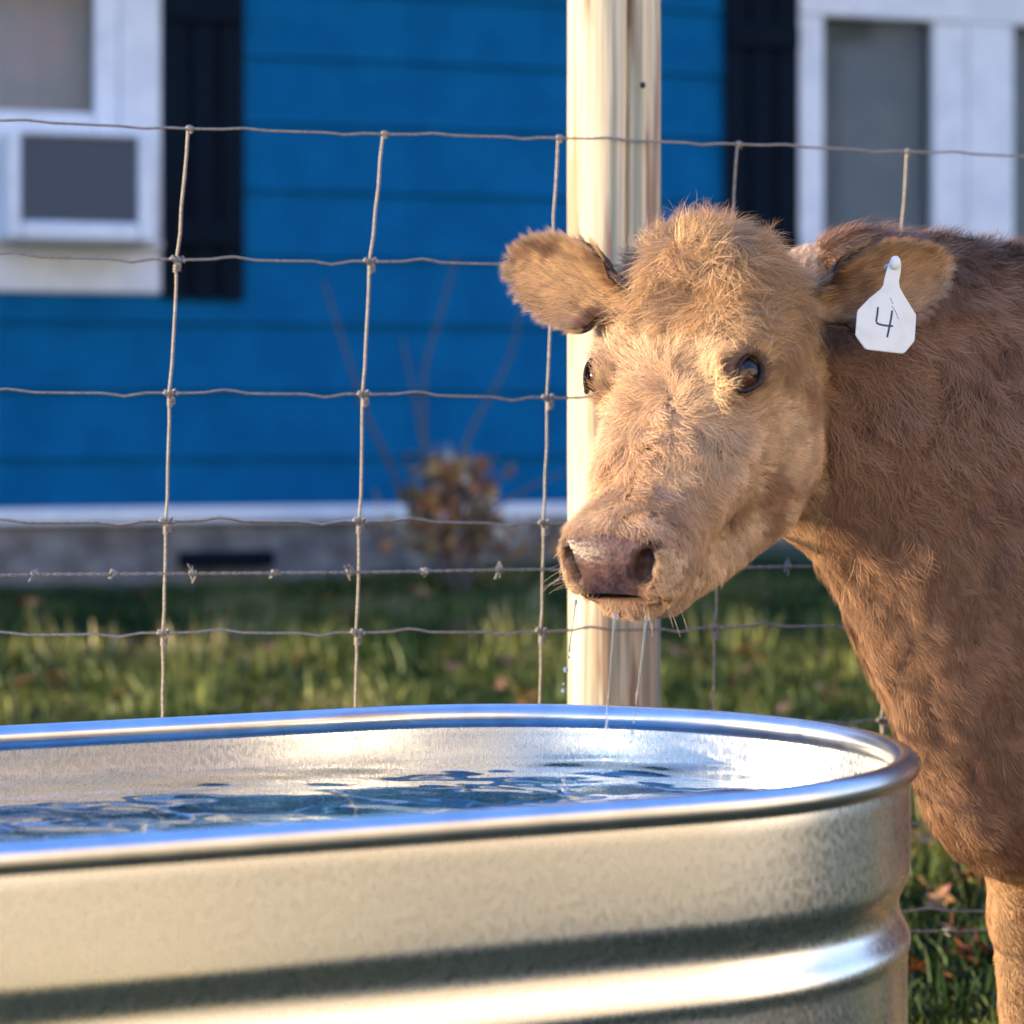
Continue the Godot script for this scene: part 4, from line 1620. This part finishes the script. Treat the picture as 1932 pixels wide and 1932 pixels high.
func make_coat(cow: Node3D, head_end: int, ear_tri: int) -> void:
	# every lock of hair is placed on the skin with the lie, length and colour of its part of the animal
	var meshes := [
		tuft(24, 0.60, 0.050, 0.35, 0.0, 0.25, 0.0, 1), tuft(24, 0.60, 0.050, 0.45, 0.05, 0.32, 0.0, 2),
		tuft(22, 0.26, 0.021, 0.45, 0.14, 0.20, 0.75, 3), tuft(22, 0.26, 0.021, 0.65, 0.34, 0.28, 0.85, 4),
		tuft(18, 0.13, 0.012, 0.55, 0.12, 0.14, 0.6, 5), tuft(18, 0.14, 0.012, 0.70, 0.55, 0.30, 0.75, 6)]
	var bufs := []
	for k in meshes.size(): bufs.append(PackedFloat32Array())
	var n1 := FastNoiseLite.new()
	n1.seed = 91
	n1.frequency = 22.0
	n1.fractal_octaves = 2
	var n2 := FastNoiseLite.new()
	n2.seed = 92
	n2.frequency = 9.0
	n2.fractal_octaves = 3
	var n3 := FastNoiseLite.new()
	n3.seed = 93
	n3.frequency = 55.0
	var whorl_low := Vector3(0.222, -0.045, 0.004)
	var whorl_top := Vector3(0.050, -0.02, 0.035)
	var eye_spots := [hp(0.167, -0.070, 0.110), hp(0.167, -0.070, -0.114)]
	var cam := Vector3(0, EYE, 0)
	for k in range(0, skin_i.size(), 3):
		var ia := skin_i[k]
		var ib := skin_i[k + 1]
		var ic := skin_i[k + 2]
		var pa := skin_v[ia]
		var pb := skin_v[ib]
		var pc := skin_v[ic]
		var area := (pb - pa).cross(pc - pa).length() * 0.5
		var mid := (pa + pb + pc) / 3.0
		var ear := k >= ear_tri
		var head := not ear and mid.x < 0.40 and k < head_end
		var dens := 40000.0 if head or ear else 32000.0
		if mid.x > 0.80: dens = 2600.0
		var facing := (skin_n[ia] as Vector3).dot((cam - mid).normalized())
		if facing < -0.35: dens *= 0.4
		if mid.y < 0.05: continue
		var want := area * dens
		var count := int(want) + (1 if rng.randf() < want - int(want) else 0)
		for q in count:
			var ra := rng.randf()
			var rb := rng.randf()
			if ra + rb > 1.0:
				ra = 1.0 - ra
				rb = 1.0 - rb
			var p := pa + (pb - pa) * ra + (pc - pa) * rb
			var n := (skin_n[ia] * (1.0 - ra - rb) + skin_n[ib] * ra + skin_n[ic] * rb).normalized()
			var flow: Vector3
			var long := 0.02
			var kind := 2
			var lift := 1.0
			var c := Color(0.40, 0.235, 0.135)
			var a := n1.get_noise_3dv(p)
			var b := n2.get_noise_3dv(p)
			var e := n3.get_noise_3dv(p)
			var swirl := 0.0
			if ear:
				var j := ia - ear_first
				flow = ear_dir[j]
				var out_t := ear_t[j]
				var rim := ear_a[j]
				long = 0.013
				kind = 2
				if ear_in[j] == 1:
					long = lerpf(0.024, 0.016, out_t)
					lift = 0.8
					c = Color(0.58, 0.37, 0.20) if b > -0.30 else Color(0.34, 0.20, 0.12)
				else:
					c = Color(0.34, 0.205, 0.125)
				if rim > 0.85:
					long = 0.015
					lift = 0.9
					c = Color(0.55, 0.38, 0.25)
				swirl = a * 0.7
			elif head:
				var h := head_coords(p)
				if on_nose(p) > -0.05: continue
				if h.x > 0.42 and prim(mouth_id, p) < 0.0035: continue
				if p.distance_to(eye_spots[0]) < 0.0215 or p.distance_to(eye_spots[1]) < 0.027: continue
				var muzzle := smoothstep(0.33, 0.40, h.x)
				var top := smoothstep(0.145, 0.105, h.x + 0.03 * a) * smoothstep(-0.24, -0.14, h.y)
				var front := smoothstep(-0.16, -0.08, h.y)
				var warp := Vector3(n2.get_noise_3d(p.x + 3.0, p.y, p.z), 0.0, n2.get_noise_3d(p.x, p.y + 5.0, p.z))
				var from_low := h - whorl_low + warp * 0.05
				var from_top := h - whorl_top + warp * 0.13
				var fl := HU * from_low.x + HV * from_low.y + HW * from_low.z
				var ft := HU * from_top.x + HV * from_top.y + HW * from_top.z
				flow = fl.normalized().lerp(ft.normalized(), top)
				if h.x > 0.30: flow = flow.lerp(HU * 0.6 - HV * 0.5 + HW * 0.6 * signf(h.z), 0.6)
				# lengths: poll and forehead shaggy, cheeks short, muzzle shortest
				long = lerpf(0.017, 0.027, front)
				long = lerpf(long, 0.0075, muzzle)
				long = lerpf(long, 0.038, top)
				lift = lerpf(0.75, 1.05, top)
				if top + front > 0.7 and muzzle < 0.3:
					if a < -0.18 and rng.randf() < 0.3: continue
					lift *= 1.0 + 0.8 * maxf(0.0, a)
				swirl = lerpf(a * 0.6, a * 1.9 + b * 1.3 + e * 0.5, maxf(top, front * 0.75) * (1.0 - muzzle))
				if long > 0.031: kind = 4 if rng.randf() < 0.35 else 5
				elif long > 0.013: kind = 2 if front < 0.4 else (2 if rng.randf() < 0.5 else 3)
				else: kind = rng.randi() % 2
				c = Color(0.80, 0.565, 0.345).lerp(Color(0.68, 0.435, 0.25), clampf(0.5 + b * 1.4, 0, 1))
				c = c.lerp(Color(0.52, 0.32, 0.155), top * 0.8)
				# darker cheek patches and the dusky hair next to the nose
				c = c.lerp(Color(0.34, 0.18, 0.10), clampf(b * 2.6 - 0.1, 0, 0.75) * (1.0 - front))
				var pad := on_nose(p)
				c = c.lerp(Color(0.30, 0.175, 0.13), clampf(1.0 + pad * 1.3, 0, 1) * 0.75)
				# pale skin under the eye
				var de := minf(p.distance_to(eye_spots[0]), p.distance_to(eye_spots[1]))
				if de < 0.055 and h.x > 0.165 and h.y < -0.072: c = c.lerp(Color(0.60, 0.44, 0.29), (1.0 - de / 0.055) * 0.8)
				if de < 0.034: long = minf(long, 0.009)
				if de < 0.032: c = c.lerp(Color(0.20, 0.13, 0.10), 0.75)
			else:
				flow = Vector3(0.50, -0.80, -0.10)
				long = 0.029 + 0.010 * b
				lift = 1.0
				kind = [2, 3, 3, 5][rng.randi() % 4]
				if kind == 5: long *= 1.35
				# locks hang in uneven bunches with gaps between them
				var bunch := n1.get_noise_3d(p.x * 1.5, p.y * 0.5, p.z * 1.5)
				if bunch < -0.16 and rng.randf() < 0.62 * smoothstep(0.70, 1.0, mid.y): continue
				long *= 1.0 + 0.55 * bunch
				lift *= 1.0 + 0.9 * maxf(0.0, bunch)
				# sleeker towards the brisket
				var sleek := smoothstep(1.0, 0.72, mid.y)
				long *= 1.0 - 0.42 * sleek
				lift *= 1.0 - 0.30 * sleek
				if kind == 5 and rng.randf() < sleek: kind = 2
				swirl = a * 1.7 + b * 1.0
				var up := smoothstep(0.35, 0.85, n.y)
				if up > 0.0 and mid.y > 1.0:
					long = lerpf(long, 0.036, up)
					lift = lerpf(lift, 1.7, up)
				c = Color(0.33, 0.185, 0.110).lerp(Color(0.43, 0.252, 0.152), clampf(0.5 + b * 1.2, 0, 1))
				swirl *= 1.0 - 0.4 * smoothstep(1.0, 0.72, mid.y)
				if mid.y < 0.40:
					long = 0.012
					c = Color(0.58, 0.37, 0.21)
					kind = 0
			flow = flow - n * flow.dot(n)
			if flow.length() < 0.01: flow = n.cross(Vector3(0.3, 0.8, 0.5))
			flow = flow.normalized().rotated(n, swirl + rng.randfn(0.0, 0.16))
			long *= rng.randf_range(0.75, 1.25) * (1.0 + 0.3 * e)
			c = c * (1.0 + 0.30 * a) * rng.randf_range(0.74, 1.22)
			var wide := long * (1.0 if mid.x < 0.8 else 2.2)
			if mid.x > 0.8: long *= 1.6
			add_copy(bufs[kind], Basis(flow.cross(n) * wide, flow * long, n * long * lift), p, c)
	var fur := paint(Color.WHITE, 0.55)
	fur.vertex_color_use_as_albedo = true
	fur.backlight_enabled = true
	fur.backlight = Color(0.62, 0.56, 0.50)
	fur.metallic_specular = 0.35
	var total := 0
	for k in meshes.size():
		put_many(["short_hair", "short_hair", "coat_hair", "coat_hair", "forelock_hair", "forelock_hair"][k], meshes[k], fur, bufs[k], cow)
		total += bufs[k].size() / 16
	print("locks of hair ", total)


# ---------------------------------------------------------------- ear tag and water drops
func tag_point(zx: float, zy: float, depth: float) -> Vector3:
	# from the enlarged view of the tag to the 1932-pixel frame
	return at((1700.0 + zx / 2.76) * 0.805, (450.0 + zy / 2.76) * 0.805, depth)


func make_ear_tag() -> void:
	var d := 3.385
	var org := tag_point(1105, 460, d)
	var t := thing("ear_tag", "white plastic ear tag with a handwritten 4 hanging from the cow's ear", "ear tag", "", Transform3D(Basis.from_euler(Vector3(-0.10, 0.14, 0.0)), org))
	var outline := [[1090, 413], [1115, 413], [1132, 432], [1138, 465], [1133, 520], [1119, 575], [1122, 612], [1140, 650], [1200, 752], [1224, 790], [1228, 805], [1215, 950], [1209, 972], [1150, 1040], [1132, 1050], [1110, 1050], [900, 1026], [880, 1018], [826, 945], [820, 928], [835, 785], [842, 768], [920, 690], [995, 632], [1015, 605], [1024, 560], [1040, 505], [1062, 450], [1074, 424]]
	var poly := PackedVector2Array()
	for o in outline:
		var p := tag_point(o[0], o[1], d) - org
		poly.append(Vector2(p.x, p.y))
	var tri := Geometry2D.triangulate_polygon(poly)
	var s := Shape.new()
	var half := 0.0009
	var n := poly.size()
	var cen := Vector2.ZERO
	for p in poly: cen += p / n
	# front and back faces, slightly dished, and the rounded edge between
	for face in [1.0, -1.0]:
		var k := s.v.size()
		for p in poly:
			var q := cen + (p - cen) * 0.985
			s.v.append(Vector3(q.x, q.y, face * half)); s.n.append(Vector3(0, 0, face))
		for j in range(0, tri.size(), 3):
			s.i.append_array([k + tri[j], k + tri[j + 1], k + tri[j + 2]])
	for j in n:
		var p := poly[j]
		var q := poly[(j + 1) % n]
		var out2 := Vector2((q - p).y, -(q - p).x).normalized()
		if out2.dot(p - cen) < 0: out2 = -out2
		var pi := cen + (p - cen) * 0.985
		var qi := cen + (q - cen) * 0.985
		for f in [1.0, -1.0]:
			var k := s.v.size()
			for x in [Vector3(pi.x, pi.y, f * half), Vector3(qi.x, qi.y, f * half), Vector3(q.x, q.y, 0), Vector3(p.x, p.y, 0)]:
				s.v.append(x); s.n.append((Vector3(out2.x, out2.y, 0) * 0.8 + Vector3(0, 0, f * 0.6)).normalized())
			s.i.append_array([k, k + 1, k + 2, k, k + 2, k + 3])
	var plastic := textured(paint(Color.WHITE, 0.38), noise_tex(95, 0.02, 4, 256, false, 1.0, ramp([Color(0.72, 0.71, 0.68), Color(0.78, 0.77, 0.74), Color(0.80, 0.79, 0.77)], [0.15, 0.45, 0.8])), 5.0)
	plastic.subsurf_scatter_enabled = true
	plastic.subsurf_scatter_strength = 0.15
	put("panel", s.mesh(), plastic, t)
	s = Shape.new()
	s.ball(tag_point(1092, 468, d) - org + Vector3(0, 0, 0.003), Vector3(0.0068, 0.0068, 0.0040), 10, 16)
	s.tube(PackedVector3Array([tag_point(1092, 468, d) - org, tag_point(1085, 466, d) - org + Vector3(0, 0, -0.03)]), PackedFloat32Array([0.004]), 10)
	s.t = PackedVector2Array()
	put("button", s.mesh(), plastic, t)
	var ink := paint(Color(0.012, 0.022, 0.10), 0.5)
	for stroke in [[[1057, 688], [1066, 705], [1074, 728]], [[1066, 740], [1090, 775], [1108, 825]], [[975, 748], [968, 800], [958, 850], [985, 862], [1030, 870], [1070, 872]], [[1068, 770], [1062, 810], [1048, 870], [1030, 945]]]:
		var path := PackedVector3Array()
		var curve := Curve3D.new()
		for o in stroke: curve.add_point(tag_point(o[0], o[1], d) - org + Vector3(0, 0, half))
		s = Shape.new()
		for k in 13:
			var p := curve.sample_baked(curve.get_baked_length() * k / 12.0)
			var q := curve.sample_baked(curve.get_baked_length() * minf(1.0, (k + 0.2) / 12.0)) - curve.sample_baked(curve.get_baked_length() * maxf(0.0, (k - 0.2) / 12.0))
			var w := Vector3(-q.y, q.x, 0).normalized() * (0.00125 if stroke.size() > 3 else 0.00035)
			s.v.append(p - w + Vector3(0, 0, 0.00015)); s.n.append(Vector3(0, 0, 1))
			s.v.append(p + w + Vector3(0, 0, 0.00015)); s.n.append(Vector3(0, 0, 1))
			if k > 0:
				var j := s.v.size() - 4
				s.i.append_array([j, j + 2, j + 1, j + 1, j + 2, j + 3])
		put("pen_stroke" if stroke.size() > 3 else "scratch", s.mesh(), ink, t)


func make_drips() -> void:
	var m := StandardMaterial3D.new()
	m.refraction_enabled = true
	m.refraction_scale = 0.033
	m.albedo_color = Color(0.95, 0.97, 1, 0.10)  # touch of milky white stands in for bright highlights on the water
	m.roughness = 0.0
	var d := 3.235
	var k := 0
	for line in [[[1087, 1132, 4.0], [1085, 1145, 1.8], [1080, 1185, 1.1], [1075, 1215, 1.4], [1074, 1226, 2.6], [1073, 1232, 0.6]], [[1161, 1158, 6.0], [1159, 1172, 3.0], [1152, 1260, 2.0], [1147, 1320, 1.6], [1144, 1370, 2.4], [1142, 1400, 1.4], [1140, 1425, 0.7]], [[1220, 1163, 5.5], [1217, 1180, 2.6], [1211, 1240, 1.8], [1204, 1295, 1.6], [1201, 1315, 2.6], [1200, 1330, 0.8]]]:
		var path := PackedVector3Array()
		var rad := PackedFloat32Array()
		var org := at(line[0][0], line[0][1], d)
		for p in line:
			path.append(at(p[0], p[1], d) - org)
			rad.append(1.0 * p[2] * d / LENS)
		var s := Shape.new()
		s.tube(path, rad, 10)
		s.t = PackedVector2Array()
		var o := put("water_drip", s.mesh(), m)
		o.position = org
		tag(o, ["thin string of water falling from the far corner of the cow's lip", "long string of water falling from the middle of the cow's lip", "string of water falling from the near side of the cow's chin"][k], "water drip", "water strings falling from the muzzle")
		k += 1
	for p in [[1073, 1240, 2.6], [1067, 1263, 4.6], [1063, 1290, 2.4], [1062, 1303, 3.6], [1199, 1345, 3.0], [1196, 1362, 2.2], [1193, 1382, 3.2], [1190, 1400, 2.4], [1188, 1440, 2.8], [1140, 1440, 2.2], [1137, 1458, 2.6], [1135, 1478, 2.4]]:
		var s := Shape.new()
		s.ball(Vector3.ZERO, Vector3(1.0, 1.25, 1.0) * p[2] * d / LENS, 10, 14)
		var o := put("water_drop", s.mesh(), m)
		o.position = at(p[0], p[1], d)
		tag(o, "clear round water drop falling " + ("off the far corner of the lip" if p[0] < 1100 else ("under the middle string of water" if p[0] < 1160 else "under the chin's string of water")), "water drop", "water drops in the air")
	# the splash of the last drop
	var s := Shape.new()
	var c := at(1065, 1494, 3.25)
	c.y = WATER_Y
	for q in [[0.0, 0.004, 0.0042], [0.001, 0.010, 0.0032], [-0.001, 0.0155, 0.0024], [0.004, 0.006, 0.0022], [-0.004, 0.0055, 0.002], [0.002, 0.019, 0.0013]]:
		s.ball(Vector3(q[0], q[1], 0), Vector3.ONE * q[2], 8, 10)
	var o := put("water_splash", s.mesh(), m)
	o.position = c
	tag(o, "small crown of water splashing up where a drop hit the tank water", "splash")
	# beads running down the outside of the tank and on its rim
	var bead := Shape.new()
	bead.ball(Vector3.ZERO, Vector3.ONE, 8, 10)
	var buf := PackedFloat32Array()
	for col in [[500, 1655, 1775, 14], [521, 1610, 1775, 16], [534, 1620, 1700, 5], [781, 1610, 1765, 18], [978, 1630, 1770, 14], [2, 1740, 1775, 4]]:
		for j in col[3]:
			var py: float = lerpf(col[1], col[2], (j + rng.randf_range(-0.3, 0.3)) / col[3])
			var p := tank_front(col[0] + rng.randf_range(-2.0, 2.0), py)
			var r := rng.randf_range(0.9, 2.1) * 2.7 / LENS
			add_copy(buf, Basis.from_scale(Vector3.ONE * r), p, Color.WHITE)
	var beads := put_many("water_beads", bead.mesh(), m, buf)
	tag(beads, "rows of tiny water beads running down the outside of the tank", "water beads", "", "stuff")


func tank_front(px: float, py: float) -> Vector3:
	# a sight line's meeting with the tank's straight front sheet
	var side := Vector3(0.438, 0, 0.899)
	var eye := Vector3(0, EYE, 0)
	var dir := at(px, py, 1.0) - eye
	var wall := TANK_C + side * (TANK_R + 0.0052)
	return eye + dir * ((wall - eye).dot(side) / dir.dot(side))
